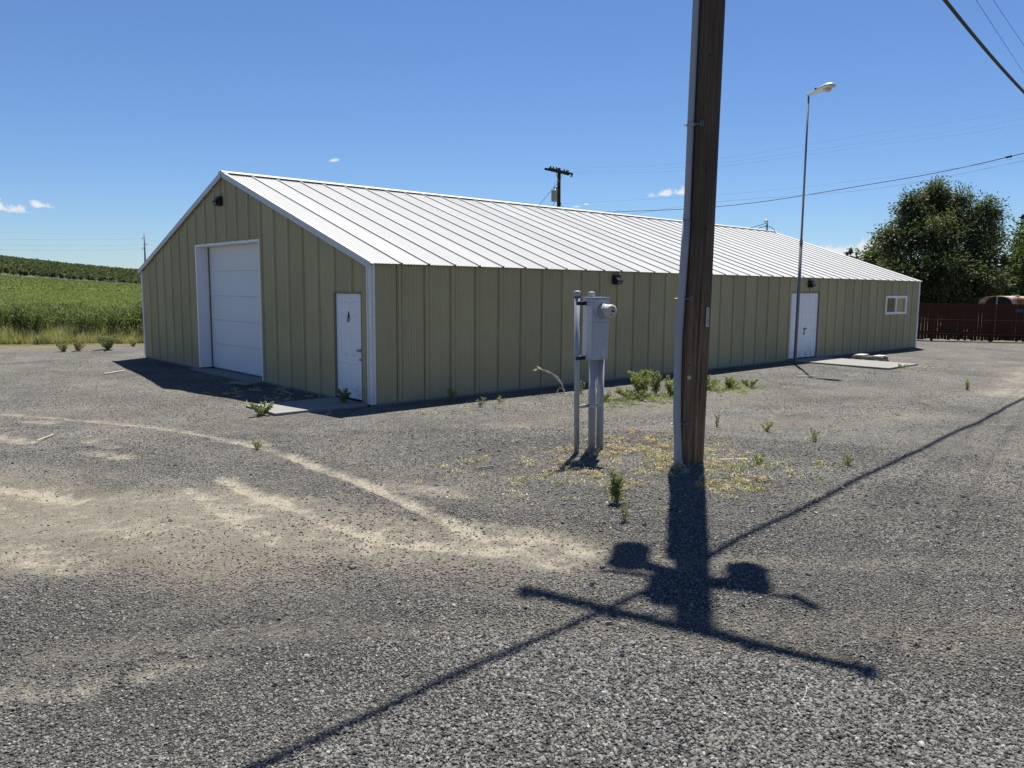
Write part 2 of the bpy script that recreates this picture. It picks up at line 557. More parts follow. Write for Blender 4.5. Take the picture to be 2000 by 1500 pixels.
def mat_rusty_tank():
    t = NT("rusty_white_tank")
    p = t.worldpos()
    n = t.noise(p, 1.6, 5, 0.6)
    c = t.ramp(n, [(0.44, (0.60, 0.55, 0.47)), (0.52, (0.36, 0.22, 0.13)), (0.62, (0.20, 0.085, 0.035))])
    t.set(c, 0.75, 0, 0.25)
    return t.m


M["field"], M["hill"], M["tank"] = mat_field(), mat_hill(), mat_rusty_tank()


# ================================================================== mesh helpers
class MB:
    def __init__(self):
        self.v, self.f = [], []

    def add(self, verts, faces):
        o = len(self.v)
        self.v += [tuple(x) for x in verts]
        self.f += [tuple(i + o for i in f) for f in faces]
        return self

    def box(self, lo, hi):
        x0, y0, z0 = lo
        x1, y1, z1 = hi
        return self.add([(x0, y0, z0), (x1, y0, z0), (x1, y1, z0), (x0, y1, z0), (x0, y0, z1), (x1, y0, z1), (x1, y1, z1), (x0, y1, z1)],
                        [(0, 3, 2, 1), (4, 5, 6, 7), (0, 1, 5, 4), (1, 2, 6, 5), (2, 3, 7, 6), (3, 0, 4, 7)])

    def beam(self, p0, p1, w, h, up=(0, 0, 1)):
        p0, p1 = Vector(p0), Vector(p1)
        d = (p1 - p0).normalized()
        s = d.cross(Vector(up))
        s = s.normalized() if s.length > 1e-6 else Vector((1, 0, 0))
        u = s.cross(d)
        vs = []
        for p in (p0, p1):
            for a, b in ((-1, -1), (1, -1), (1, 1), (-1, 1)):
                vs.append(p + s * (a * w / 2) + u * (b * h / 2))
        return self.add(vs, [(0, 1, 2, 3), (7, 6, 5, 4), (0, 4, 5, 1), (1, 5, 6, 2), (2, 6, 7, 3), (3, 7, 4, 0)])

    def tube(self, pts, r, n=8, cap=True):
        pts = [Vector(p) for p in pts]
        rs = r if isinstance(r, (list, tuple)) else [r] * len(pts)
        o = len(self.v)
        prev = None
        for i, p in enumerate(pts):
            d = (pts[min(i + 1, len(pts) - 1)] - pts[max(i - 1, 0)])
            d = d.normalized() if d.length > 1e-9 else Vector((0, 0, 1))
            if prev is None:
                a = d.cross(Vector((0, 0, 1)))
                a = a.normalized() if a.length > 1e-3 else Vector((1, 0, 0))
            else:
                a = (prev - d * prev.dot(d))
                a = a.normalized() if a.length > 1e-6 else d.orthogonal().normalized()
            prev = a
            b = d.cross(a)
            for k in range(n):
                t = 2 * math.pi * k / n
                self.v.append(tuple(p + (a * math.cos(t) + b * math.sin(t)) * rs[i]))
        for i in range(len(pts) - 1):
            for k in range(n):
                k2 = (k + 1) % n
                self.f.append((o + i * n + k, o + i * n + k2, o + (i + 1) * n + k2, o + (i + 1) * n + k))
        if cap:
            self.f.append(tuple(o + k for k in range(n))[::-1])
            e = o + (len(pts) - 1) * n
            self.f.append(tuple(e + k for k in range(n)))
        return self

    def lathe(self, prof, axis_o, axis_d=(0, 0, 1), n=20):
        """prof: list of (radius, distance along the axis)"""
        o3, d = Vector(axis_o), Vector(axis_d).normalized()
        return self.tube([o3 + d * t for _, t in prof], [max(r, 1e-4) for r, _ in prof], n) if False else self._lathe(prof, o3, d, n)

    def _lathe(self, prof, o3, d, n):
        a = d.orthogonal().normalized()
        b = d.cross(a)
        o = len(self.v)
        for r, t in prof:
            for k in range(n):
                th = 2 * math.pi * k / n
                self.v.append(tuple(o3 + d * t + (a * math.cos(th) + b * math.sin(th)) * max(r, 1e-4)))
        for i in range(len(prof) - 1):
            for k in range(n):
                k2 = (k + 1) % n
                self.f.append((o + i * n + k, o + i * n + k2, o + (i + 1) * n + k2, o + (i + 1) * n + k))
        self.f.append(tuple(o + k for k in range(n))[::-1])
        e = o + (len(prof) - 1) * n
        self.f.append(tuple(e + k for k in range(n)))
        return self

    def mesh(self, name, mat=None, smooth=False):
        me = bpy.data.meshes.new(name)
        me.from_pydata(self.v, [], self.f)
        if mat:
            me.materials.append(M[mat] if isinstance(mat, str) else mat)
        if smooth:
            me.polygons.foreach_set("use_smooth", [True] * len(me.polygons))
        me.update()
        return me

    def build(self, name, mat=None, parent=None, smooth=False, bevel=0.0):
        ob = bpy.data.objects.new(name, self.mesh(name, mat, smooth))
        COL.objects.link(ob)
        if parent:
            ob.parent = parent
            ob.matrix_parent_inverse = parent_inv(parent)
        if bevel:
            b = ob.modifiers.new("bevel", 'BEVEL')
            b.width = bevel
            b.segments = 2
            b.limit_method = 'ANGLE'
        return ob


def world_mat(o):
    mt = Matrix.LocRotScale(o.location, o.rotation_euler, o.scale)
    if o.parent:
        mt = world_mat(o.parent) @ o.matrix_parent_inverse @ mt
    return mt


def parent_inv(p):
    return world_mat(p).inverted()


def tag(o, label=None, cat=None, group=None, kind=None):
    for k, v in (("label", label), ("category", cat), ("group", group), ("kind", kind)):
        if v:
            o[k] = v
    return o


def thing(name, loc, label, cat, group=None):
    e = bpy.data.objects.new(name, None)
    e.location = loc
    e.empty_display_size = 0.1
    COL.objects.link(e)
    return tag(e, label, cat, group)


def np_mesh(name, verts, faces, mat, smooth=False):
    """verts (n,3), faces (m,k) all the same k"""
    me = bpy.data.meshes.new(name)
    verts = np.asarray(verts, np.float32)
    faces = np.asarray(faces, np.int32)
    k = faces.shape[1]
    me.vertices.add(len(verts))
    me.vertices.foreach_set("co", verts.ravel())
    me.loops.add(faces.size)
    me.loops.foreach_set("vertex_index", faces.ravel())
    me.polygons.add(len(faces))
    me.polygons.foreach_set("loop_start", np.arange(0, faces.size, k, dtype=np.int32))
    me.polygons.foreach_set("loop_total", np.full(len(faces), k, np.int32))
    if smooth:
        me.polygons.foreach_set("use_smooth", np.ones(len(faces), bool))
    me.update(calc_edges=True)
    if mat:
        me.materials.append(M[mat] if isinstance(mat, str) else mat)
    return me


def link(name, me, parent=None):
    o = bpy.data.objects.new(name, me)
    COL.objects.link(o)
    if parent:
        o.parent = parent
        o.matrix_parent_inverse = parent_inv(parent)
    return o


def scatter(name, pts, rots, scls, idx, protos, label, cat, dusty=None):
    """one 'stuff' object: prototypes instanced on points"""
    me = bpy.data.meshes.new(name)
    n = len(pts)
    me.vertices.add(n)
    me.vertices.foreach_set("co", np.asarray(pts, np.float32).ravel())
    for nm, arr in (("rot", rots), ("scl", scls)):
        a = me.attributes.new(nm, 'FLOAT_VECTOR', 'POINT')
        a.data.foreach_set("vector", np.asarray(arr, np.float32).ravel())
    if dusty is not None:
        a = me.attributes.new("dusty", 'FLOAT', 'POINT')
        a.data.foreach_set("value", np.asarray(dusty, np.float32))
    a = me.attributes.new("idx", 'INT', 'POINT')
    a.data.foreach_set("value", np.asarray(idx, np.int32))
    ob = bpy.data.objects.new(name, me)
    COL.objects.link(ob)
    ng = bpy.data.node_groups.new(name + "_nodes", 'GeometryNodeTree')
    ng.interface.new_socket("Geometry", in_out='INPUT', socket_type='NodeSocketGeometry')
    ng.interface.new_socket("Geometry", in_out='OUTPUT', socket_type='NodeSocketGeometry')
    gi, go = ng.nodes.new("NodeGroupInput"), ng.nodes.new("NodeGroupOutput")
    iop = ng.nodes.new("GeometryNodeInstanceOnPoints")
    ng.links.new(gi.outputs[0], iop.inputs["Points"])
    jn = ng.nodes.new("GeometryNodeJoinGeometry")
    for pr in reversed(protos):
        oi = ng.nodes.new("GeometryNodeObjectInfo")
        oi.inputs[0].default_value = pr
        oi.inputs["As Instance"].default_value = True
        ng.links.new(oi.outputs["Geometry"], jn.inputs[0])
    ng.links.new(jn.outputs[0], iop.inputs["Instance"])
    iop.inputs["Pick Instance"].default_value = True
    for nm, dt, sock in (("rot", 'FLOAT_VECTOR', "Rotation"), ("scl", 'FLOAT_VECTOR', "Scale"), ("idx", 'INT', "Instance Index")):
        na = ng.nodes.new("GeometryNodeInputNamedAttribute")
        na.data_type = dt
        na.inputs[0].default_value = nm
        if nm == "rot":
            e2r = ng.nodes.new("FunctionNodeEulerToRotation")
            ng.links.new(na.outputs["Attribute"], e2r.inputs[0])
            ng.links.new(e2r.outputs[0], iop.inputs[sock])
        else:
            ng.links.new(na.outputs["Attribute"], iop.inputs[sock])
    ng.links.new(iop.outputs[0], go.inputs[0])
    md = ob.modifiers.new("scatter", 'NODES')
    md.node_group = ng
    return tag(ob, label, cat, kind="stuff")


def proto(name, me):
    return bpy.data.objects.new(name, me)           # never linked: only instanced


# ================================================================== ground
def vnoise(x, y, s, seed):
    """smooth value noise in numpy"""
    r = np.random.default_rng(seed)
    tab = r.random((256, 256))
    xs, ys = x * s, y * s
    xi, yi = np.floor(xs).astype(int), np.floor(ys).astype(int)
    fx, fy = xs - xi, ys - yi
    fx, fy = fx * fx * (3 - 2 * fx), fy * fy * (3 - 2 * fy)
    g = lambda a, b: tab[a % 256, b % 256]
    return (g(xi, yi) * (1 - fx) * (1 - fy) + g(xi + 1, yi) * fx * (1 - fy) + g(xi, yi + 1) * (1 - fx) * fy + g(xi + 1, yi + 1) * fx * fy)


# compacted dust in the wheel tracks: (polyline, half width, strength)
DIRT = [
    ([(-5.29, 3.17), (-4.57, 1.91), (-3.76, 0.21), (-3.4, -0.91), (-3.23, -1.94), (-3.06, -2.83)], 0.075, 0.66),
    ([(-3.06, -2.83), (-3.15, -4.08), (-3.13, -4.75), (-3.21, -5.67), (-3.27, -6.46), (-3.35, -7.17)], 0.085, 0.95),
    ([(-4.22, -3.68), (-4.21, -4.48), (-4.17, -5.11), (-4.16, -5.92), (-4.05, -6.61)], 0.095, 0.92),
    ([(-4.05, -6.61), (-3.77, -7.06), (-3.39, -7.61), (-3.28, -7.99)], 0.17, 0.72),
    ([(-3.35, -7.0), (-3.05, -7.5), (-2.95, -7.9)], 0.22, 0.60),
    ([(-4.65, -3.92), (-4.71, -4.77), (-4.77, -5.5), (-4.77, -6.14)], 0.11, 0.70),
    ([(-6.6, -1.7), (-6.18, -2.42), (-5.92, -2.84), (-5.74, -3.53)], 0.13, 0.78),
    ([(-4.93, -1.06), (-4.72, -1.65)], 0.14, 0.70), ([(-4.78, -0.18), (-4.65, -0.95)], 0.10, 0.55),
    ([(-6.1, 1.6), (-5.68, 0.71), (-5.41, 0.14)], 0.16, 0.66), ([(-5.07, 1.94), (-4.88, 1.66)], 0.14, 0.72),
    ([(-6.31, -7.82), (-5.99, -7.91)], 0.10, 0.45), ([(-6.99, -7.49), (-6.63, -7.73)], 0.12, 0.42),
    ([(-2.97, -5.33), (-2.62, -5.77)], 0.22, 0.50), ([(-3.04, -2.19), (-3.32, -1.48)], 0.14, 0.5),
    ([(11.43, -6.93), (14.69, -6.49), (19, -5.6)], 0.35, 0.55),
    ([(-6.9, -1.8), (-6.0, -3.6), (-5.3, -5.4)], 0.50, 0.36), ([(-4.8, -4.2), (-4.4, -5.6), (-3.9, -6.9)], 0.42, 0.38), ([(-6.6, -4.9), (-6.1, -5.6)], 0.25, 0.5),
]
TAN = [
    ([(-6.6, -2.6), (-6.22, -3.72), (-5.68, -4.41), (-5.25, -5.19), (-4.98, -5.99)], 0.95, 0.95),
    ([(-4.9, -4.4), (-4.4, -5.6), (-3.9, -6.9), (-3.2, -7.7)], 0.75, 0.74),
    ([(-6.61, -5.1), (-6.26, -5.48)], 0.45, 0.75), ([(-4.27, -7.26), (-4.92, -7.14)], 0.3, 0.55),
    ([(0.61, -3.18), (2.11, -3.1), (3.49, -3.32), (4.34, -3.61), (6.2, -4.2)], 0.45, 0.58),
    ([(3.53, -4.93), (4.49, -5.97), (5.64, -6.65), (7.46, -7.14)], 0.45, 0.60),
    ([(6.18, -3.28), (9.0, -4.6), (13, -5.4)], 0.6, 0.50), ([(11.43, -6.93), (14.69, -6.49), (19, -5.6)], 0.8, 0.62),
    ([(-5.9, 3.8), (-4.57, 1.91), (-3.9, 0.3)], 0.5, 0.5), ([(-3.0, 6.0), (-4.0, 3.0)], 0.5, 0.42),
    ([(-2.5, -10.51), (-1.87, -10.91)], 0.35, 0.45), ([(-3.1, -3.0), (-2.4, -5.0), (-2.6, -7.0)], 0.5, 0.40),
    ([(1.0, -1.4), (5.0, -1.6)], 0.35, 0.30),
    ([(-7.2, 0.6), (-5.6, -1.6), (-4.3, -4.2), (-3.6, -6.4), (-2.6, -8.6), (-0.5, -10.6)], 0.16, 0.52), ([(-8.2, -0.6), (-6.4, -2.8), (-5.3, -5.2), (-4.6, -7.2), (-3.6, -9.2), (-1.6, -11.4)], 0.16, 0.50),
    ([(-7.0, 5.5), (-4.4, 2.6), (-2.6, -0.8), (-1.2, -3.2), (1.2, -4.4), (6, -5.4), (14, -6.2)], 0.17, 0.46), ([(-8.0, 4.4), (-5.5, 1.6), (-3.9, -1.6), (-2.6, -4.2), (0.4, -8.6), (5, -8.4), (13, -7.6)], 0.17, 0.42),
    ([(-6.7, -7.2), (-5.6, -7.7), (-4.4, -8.6), (-3.2, -10.2)], 0.14, 0.46), ([(2, -9.5), (6, -9.0), (12, -8.6)], 0.4, 0.42), ([(-3.4, 9), (-2.2, 5), (-2.0, 2)], 0.5, 0.45), ([(-4, 19.2), (3, 17.6)], 0.5, 0.75),
]


def stroke_mask(x, y, strokes):
    out = np.zeros_like(x)
    for pl, w, s in strokes:
        best = np.full_like(x, 1e9)
        for (x0, y0), (x1, y1) in zip(pl[:-1], pl[1:]):
            dx, dy = x1 - x0, y1 - y0
            t = np.clip(((x - x0) * dx + (y - y0) * dy) / (dx * dx + dy * dy), 0, 1)
            best = np.minimum(best, np.hypot(x - x0 - t * dx, y - y0 - t * dy))
        k = np.clip(1.15 - best / w * 0.55, 0, 1)
        out = np.maximum(out, s * k * k * (3 - 2 * k))
    return out


def ground_z(x, y):
    x, y = np.asarray(x, float), np.asarray(y, float)
    z = (vnoise(x + 50, y + 50, 0.45, 1) - 0.5) * 0.05 + (vnoise(x + 50, y + 50, 1.6, 2) - 0.5) * 0.022
    z -= 0.030 * stroke_mask(x, y, DIRT) + 0.012 * stroke_mask(x, y, TAN)
    # gentle mound about the utility pole, dished to nothing at the walls
    dist = np.maximum(np.maximum(-0.3 - x, x - 25.3), np.maximum(-0.3 - y, y - 13.0))
    k = np.clip(dist / 1.6, 0, 1)
    rim = np.exp(-((dist - 0.0) / 60.0) ** 2)
    return z * k * rim


def axis(lo, hi, step, far_lo, far_hi, grow=1.16):
    core = list(np.arange(lo, hi + 1e-6, step))
    a, s = hi, step
    while a < far_hi:
        s *= grow
        a += s
        core.append(a)
    a, s = lo, step
    pre = []
    while a > far_lo:
        s *= grow
        a -= s
        pre.append(a)
    return np.array(pre[::-1] + core)


gx = axis(-9.0, 9.0, 0.075, -4000, 5000)
gy = axis(-13.0, 5.0, 0.075, -3000, 6000)
GX, GY = np.meshgrid(gx, gy, indexing='xy')
fx_, fy_ = GX.ravel(), GY.ravel()
gz = ground_z(fx_, fy_)
nx, ny = len(gx), len(gy)
ii = np.arange(nx * ny).reshape(ny, nx)
gf = np.stack([ii[:-1, :-1].ravel(), ii[:-1, 1:].ravel(), ii[1:, 1:].ravel(), ii[1:, :-1].ravel()], 1)
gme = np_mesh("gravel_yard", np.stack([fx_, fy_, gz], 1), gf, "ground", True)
edge = np.minimum.reduce([(19.0 - 0.65 * fx_ * 0.3 - fy_) / 1.2, (34 - fx_) / 3 + 0.6 * fy_ / 3 * 0, (fx_ + 40) / 3, (fy_ + 60) / 3])
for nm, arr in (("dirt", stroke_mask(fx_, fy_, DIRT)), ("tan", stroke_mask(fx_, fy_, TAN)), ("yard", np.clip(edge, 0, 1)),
                # painted shade of the gaps between stones, darkening the near ground colour
                ("near_shade", np.clip(1.35 - np.hypot(fx_ + 6.6, fy_ + 11.6) / 7.0, 0, 1) * np.clip(1 - 1.2 * stroke_mask(fx_, fy_, DIRT) - 0.8 * stroke_mask(fx_, fy_, TAN), 0, 1))):
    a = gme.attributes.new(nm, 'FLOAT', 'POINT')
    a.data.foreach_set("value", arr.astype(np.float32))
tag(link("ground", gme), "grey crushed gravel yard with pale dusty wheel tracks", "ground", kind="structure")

# loosely strewn stones on the yard near the camera
def make_stone(seed):
    r = np.random.default_rng(seed)
    b = MB()
    n = 5
    sx, sy, sz = r.uniform(0.75, 1.2), r.uniform(0.6, 1.0), r.uniform(0.45, 0.75)
    vs = [(0, 0, sz * r.uniform(0.8, 1.1))]
    for ring, (rad, zz) in enumerate(((0.62, 0.6), (1.0, -0.15))):
        for k in range(n):
            th = 2 * math.pi * (k + 0.5 * ring + r.uniform(-0.25, 0.25)) / n
            q = rad * r.uniform(0.72, 1.15)
            vs.append((sx * q * math.cos(th), sy * q * math.sin(th), sz * (zz + r.uniform(-0.25, 0.25))))
    fs = []
    for k in range(n):
        k2 = (k + 1) % n
        fs += [(0, 1 + k, 1 + k2), (1 + k, 1 + n + k, 1 + k2), (1 + k2, 1 + n + k, 1 + n + k2)]
    b.add(vs, fs)
    return proto("stone_shape", b.mesh("stone_shape", "stone"))


def wedge(n, d0, d1, half=41):
    """points spread evenly on the ground in front of the camera"""
    az0 = math.atan2(c_f.y, c_f.x)
    d = np.sqrt(rng.uniform(d0 * d0, d1 * d1, n))
    a = az0 + np.radians(rng.uniform(-half, half, n))
    return CAM.x + d * np.cos(a), CAM.y + d * np.sin(a)


def inside_solid(x, y):
    m_ = (x > -0.1) & (x < 25.1) & (y > -0.1) & (y < 13)
    m_ |= (x > -1.95) & (x < 0) & (y > -0.05) & (y < 1.3)
    m_ |= (x > 14.8) & (x < 17.1) & (y > -3.2) & (y < 0)
    return m_


sx_, sy_, ss_ = [], [], []
for n, d0, d1, lo, hi in ((95000, 2.6, 4.8, 0.0055, 0.0140), (110000, 4.8, 7.5, 0.0052, 0.0125), (110000, 7.5, 12.0, 0.0052, 0.0118), (90000, 12.0, 22.0, 0.006, 0.0125), (60000, 22.0, 34.0, 0.007, 0.014), (6000, 2.6, 12.0, 0.012, 0.020), (320, 2.8, 12.0, 0.020, 0.034)):
    x, y = wedge(n, d0, d1)
    dens = np.clip(1.1 - 1.5 * stroke_mask(x, y, DIRT) - 1.0 * stroke_mask(x, y, TAN), 0.10, 1) * np.clip((34 - np.hypot(x - CAM.x, y - CAM.y)) / 20, 0, 1) * np.clip(0.35 + 1.3 * vnoise(x + 90, y + 90, 0.9, 7), 0.25, 1)
    keep = (rng.random(n) < dens) & ~inside_solid(x, y) & (y < 18.5)
    x, y = x[keep], y[keep]
    patch = 0.72 + 0.62 * np.clip(vnoise(x + 20, y + 20, 0.5, 31) * 0.65 + vnoise(x + 20, y + 20, 1.7, 32) * 0.35, 0, 1)
    sx_.append(x)
    sy_.append(y)
    ss_.append((lo + (hi - lo) * rng.random(len(x)) ** 1.6) * patch)
sx_, sy_, ss_ = np.concatenate(sx_), np.concatenate(sy_), np.concatenate(ss_)
n = len(sx_)
stones = [make_stone(100 + k) for k in range(7)]
scatter("loose_gravel", np.stack([sx_, sy_, ground_z(sx_, sy_) + ss_ * 0.26], 1),
        np.stack([rng.normal(0, 0.28, n), rng.normal(0, 0.28, n), rng.uniform(0, 6.28, n)], 1),
        np.stack([ss_, ss_, ss_], 1), rng.integers(0, 7, n), stones,
        "loosely strewn grey crushed stones lying all over the yard", "gravel",
        np.clip(0.0 + stroke_mask(sx_, sy_, DIRT) * 0.75 + stroke_mask(sx_, sy_, TAN) * 0.75 + rng.normal(0, 0.12, n), 0, 0.85))

# ================================================================== field and hill
def field_z(x, y):
    x, y = np.asarray(x, float), np.asarray(y, float)
    k = np.clip((y - 24) / 356, 0, 4)
    side = np.clip(5.6 - 0.076 * (x - 54), 0.0, 26)
    side = np.where(side < 2, 0.25 * side * side + 1.0, side)
    return 0.05 + np.minimum(k, 1.0) ** 1.6 * side


def hill_z(x, y):
    base = field_z(x, np.full_like(x, 386.0))
    crest = np.clip(23.3 - 0.125 * (x - 124), 1.5, 60)
    t = np.clip((y - 386) / 430, 0, 1.0)
    return base + (crest - base) * (t * 1.25 - 0.25 * t * t) / 1.0 - np.clip(y - 816, 0, None) * 0.05


def sheet(name, xs, ys, zf, mat):
    X, Y = np.meshgrid(xs, ys, indexing='xy')
    X, Y = X.ravel(), Y.ravel()
    i2 = np.arange(len(X)).reshape(len(ys), len(xs))
    f = np.stack([i2[:-1, :-1].ravel(), i2[:-1, 1:].ravel(), i2[1:, 1:].ravel(), i2[1:, :-1].ravel()], 1)
    return link(name, np_mesh(name, np.stack([X, Y, zf(X, Y)], 1), f, mat, True))


tag(sheet("field", np.linspace(-160, 420, 60), np.concatenate([np.linspace(22.5, 60, 30), np.linspace(66, 384, 60)]), field_z, "field"),
    "bright green irrigated crop field beyond the yard", "field", kind="structure")
M["track"] = mat_plain("pale_farm_track", (0.33, 0.30, 0.25), 0.95, 0, 0.2, 0.2)
tag(sheet("farm_road", np.linspace(-160, 420, 60), np.linspace(383.5, 391, 4), lambda x, y: field_z(x, np.full_like(x, 384.0)) + 0.3, "track"),
    "pale farm track between crop field and orchard", "road", kind="structure")
tag(sheet("hill", np.linspace(-160, 520, 60), np.concatenate([np.linspace(389, 816, 50), np.linspace(830, 1500, 8)]), hill_z, "hill"),
    "low hill planted with orchard rows", "hill", kind="structure")


# ---------------------------------------------------------------- leaf clouds
def leaf_quads(c, d, nrm, L, Wd):
    """diamond leaves: centre, direction, normal, length, width -> verts, faces"""
    d = d / np.linalg.norm(d, axis=1, keepdims=True)
    s = np.cross(d, nrm)
    s /= np.linalg.norm(s, axis=1, keepdims=True) + 1e-9
    L = np.broadcast_to(L, (len(c),))[:, None]
    Wd = np.broadcast_to(Wd, (len(c),))[:, None]
    v = np.stack([c - d * L / 2, c + s * Wd / 2 - d * L * 0.05, c + d * L / 2, c - s * Wd / 2 - d * L * 0.05], 1).reshape(-1, 3)
    f = np.arange(len(c) * 4).reshape(-1, 4)
    return v, f


def rdir(n, r=rng):
    v = r.normal(size=(n, 3))
    return v / np.linalg.norm(v, axis=1, keepdims=True)


def blob_plant(r, n, rx, rz, z0, L, Wd, up=0.3):
    """leafy bush volume"""
    d = rdir(n, r)
    rad = r.random(n) ** 0.45
    lump = 0.78 + 0.35 * np.sin(d[:, 0] * 5 + r.random() * 6) * np.sin(d[:, 1] * 4 + r.random() * 6)
    c = d * (rad * lump)[:, None] * np.array([rx, rx, rz]) + np.array([0, 0, z0])
    dd = d * 0.8 + rdir(n, r) * 0.7 + np.array([0, 0, up])
    return leaf_quads(c, dd, rdir(n, r), L * r.uniform(0.6, 1.3, n), Wd * r.uniform(0.6, 1.3, n))


# orchard trees on the hill
def orchard_proto(seed):
    r = np.random.default_rng(seed)
    v, f = blob_plant(r, 170, 1.45, 1.55, 2.0, 0.85, 0.6)
    return proto("orchard_tree_shape", np_mesh("orchard_tree_shape", v, f, "orchard"))


ox, oy = [], []
for row, y in enumerate(np.arange(396, 830, 6.2)):
    xs = np.arange(-10 + (row % 2) * 1.3 + 0.10 * (y - 396), 130 + 0.35 * (y - 396), 2.7)
    keep = rng.random(len(xs)) > 0.03
    ox.append(xs[keep] + rng.normal(0, 0.25, keep.sum()))
    oy.append(np.full(keep.sum(), y) + rng.normal(0, 0.4, keep.sum()))
ox, oy = np.concatenate(ox), np.concatenate(oy)
n = len(ox)
sc_ = rng.uniform(0.8, 1.2, n)
scatter("orchard", np.stack([ox, oy, hill_z(ox, oy)], 1), np.stack([np.zeros(n), np.zeros(n), rng.uniform(0, 6.28, n)], 1),
        np.stack([sc_, sc_, sc_ * rng.uniform(0.9, 1.25, n)], 1), rng.integers(0, 4, n), [orchard_proto(40 + k) for k in range(4)],
        "rows of low orchard trees covering the hillside", "orchard")


# crop tufts in the nearest part of the field
def crop_proto(seed):
    r = np.random.default_rng(seed)
    v, f = blob_plant(r, 60, 0.26, 0.20, 0.16, 0.17, 0.10, 0.6)
    return proto("crop_tuft_shape", np_mesh("crop_tuft_shape", v, f, "crop"))


n = 42000
dd_ = np.sqrt(rng.uniform(36 ** 2, 150 ** 2, n))
aa_ = np.radians(rng.uniform(70.0, 88.0, n))
cx_, cy_ = CAM.x + dd_ * np.cos(aa_), CAM.y + dd_ * np.sin(aa_)
k_ = cy_ > 25.5
cx_, cy_ = cx_[k_], np.round(cy_[k_] / 0.5) * 0.5 + rng.normal(0, 0.08, k_.sum())
sc_ = rng.uniform(0.75, 1.35, len(cx_))
n = 46000                                            # farther rows, several plants to a tuft
dd_ = np.sqrt(rng.uniform(145 ** 2, 395 ** 2, n))
aa_ = np.radians(rng.uniform(70.5, 84.5, n))
fx2, fy2 = CAM.x + dd_ * np.cos(aa_), CAM.y + dd_ * np.sin(aa_)
k_ = fy2 < 382
fx2, fy2 = fx2[k_], np.round(fy2[k_] / 1.2) * 1.2 + rng.normal(0, 0.2, k_.sum())
cx_, cy_ = np.concatenate([cx_, fx2]), np.concatenate([cy_, fy2])
sc_ = np.concatenate([sc_, rng.uniform(1.8, 2.9, len(fx2))])
n = len(cx_)
scatter("field_crop", np.stack([cx_, cy_, field_z(cx_, cy_)], 1), np.stack([np.zeros(n), np.zeros(n), rng.uniform(0, 6.28, n)], 1),
        np.stack([sc_, sc_, sc_ * 0.62], 1), rng.integers(0, 4, n), [crop_proto(60 + k) for k in range(4)],
        "low green crop plants covering the field", "crop")

# ================================================================== the metal building
L_, W_, H_, HR = 24.97, 12.71, 2.60, 4.785
PW = L_ / 40
GP = W_ / 20
SL = (HR - H_) / (W_ / 2)
RANG = math.atan(SL)
bld = thing("metal_building", (0, 0, 0), "long low olive metal building with white ribbed gable roof", "building")


def profile(pitch, rib_h=0.036, rib_w=0.095, flute=0.008, nfl=8, lap=0.020):
    """outline of one ribbed sheet: (u, height)"""
    pts = [(-rib_w / 2, 0.0), (-rib_w * 0.27, rib_h), (rib_w * 0.27, rib_h), (rib_w / 2, 0.0)]
    u0, u1 = rib_w / 2, pitch - rib_w / 2
    if lap:
        pts += [(u0 + 0.001, -lap), (u0 + 0.011, -lap), (u0 + 0.012, 0.0)]
        u0 += 0.012
        u1 -= 0.016
    st = (u1 - u0) / nfl
    for k in range(nfl):
        a = u0 + k * st
        pts += [(a + st * 0.28, 0.0), (a + st * 0.45, flute), (a + st * 0.75, flute), (a + st * 0.95, 0.0)]
    if lap:
        pts += [(u1, 0.0), (u1 + 0.001, -lap), (u1 + 0.015, -lap)]
        u1 += 0.016
    pts.append((u1, 0.0))
    return pts


def cut_panel(prof, u_off, top, openings, place):
    """sheet with rectangular openings: place(u, z, h) -> point; openings (u0,u1,z0,z1) in wall coordinates"""
    us = sorted(set([p[0] for p in prof] + [e - u_off + s for o in openings for e in o[:2] for s in (0.0,) if prof[0][0] < e - u_off < prof[-1][0]]))
    pu, ph = [p[0] for p in prof], [p[1] for p in prof]
    hs = [float(np.interp(u, pu, ph)) for u in us]
    b = MB()
    for a, c, ha, hc in zip(us[:-1], us[1:], hs[:-1], hs[1:]):
        mid = (a + c) / 2 + u_off
        spans = [[0.035, None]]
        for o in openings:
            if o[0] <= mid <= o[1]:
                new = []
                for lo, hi in spans:
                    if o[2] > lo:
                        new.append([lo, o[2]])
                    new.append([max(lo, o[3]), hi])
                spans = new
        for lo, hi in spans:
            za, zc = (hi, hi) if hi is not None else (top(a + u_off), top(c + u_off))
            if za <= lo or zc <= lo:
                continue
            b.add([place(a + u_off, lo, ha), place(c + u_off, lo, hc), place(c + u_off, zc, hc), place(a + u_off, za, ha)], [(0, 1, 2, 3)])
    return b


GAR = (4.50, 8.29, 0.0, 3.19)
MAN = (0.29, 1.255, 0.0, 2.07)
DBL = (15.02, 16.83, 0.0, 2.13)
WIN = (21.90, 23.75, 1.37, 2.015)
prof_w, prof_g = profile(PW), profile(GP)

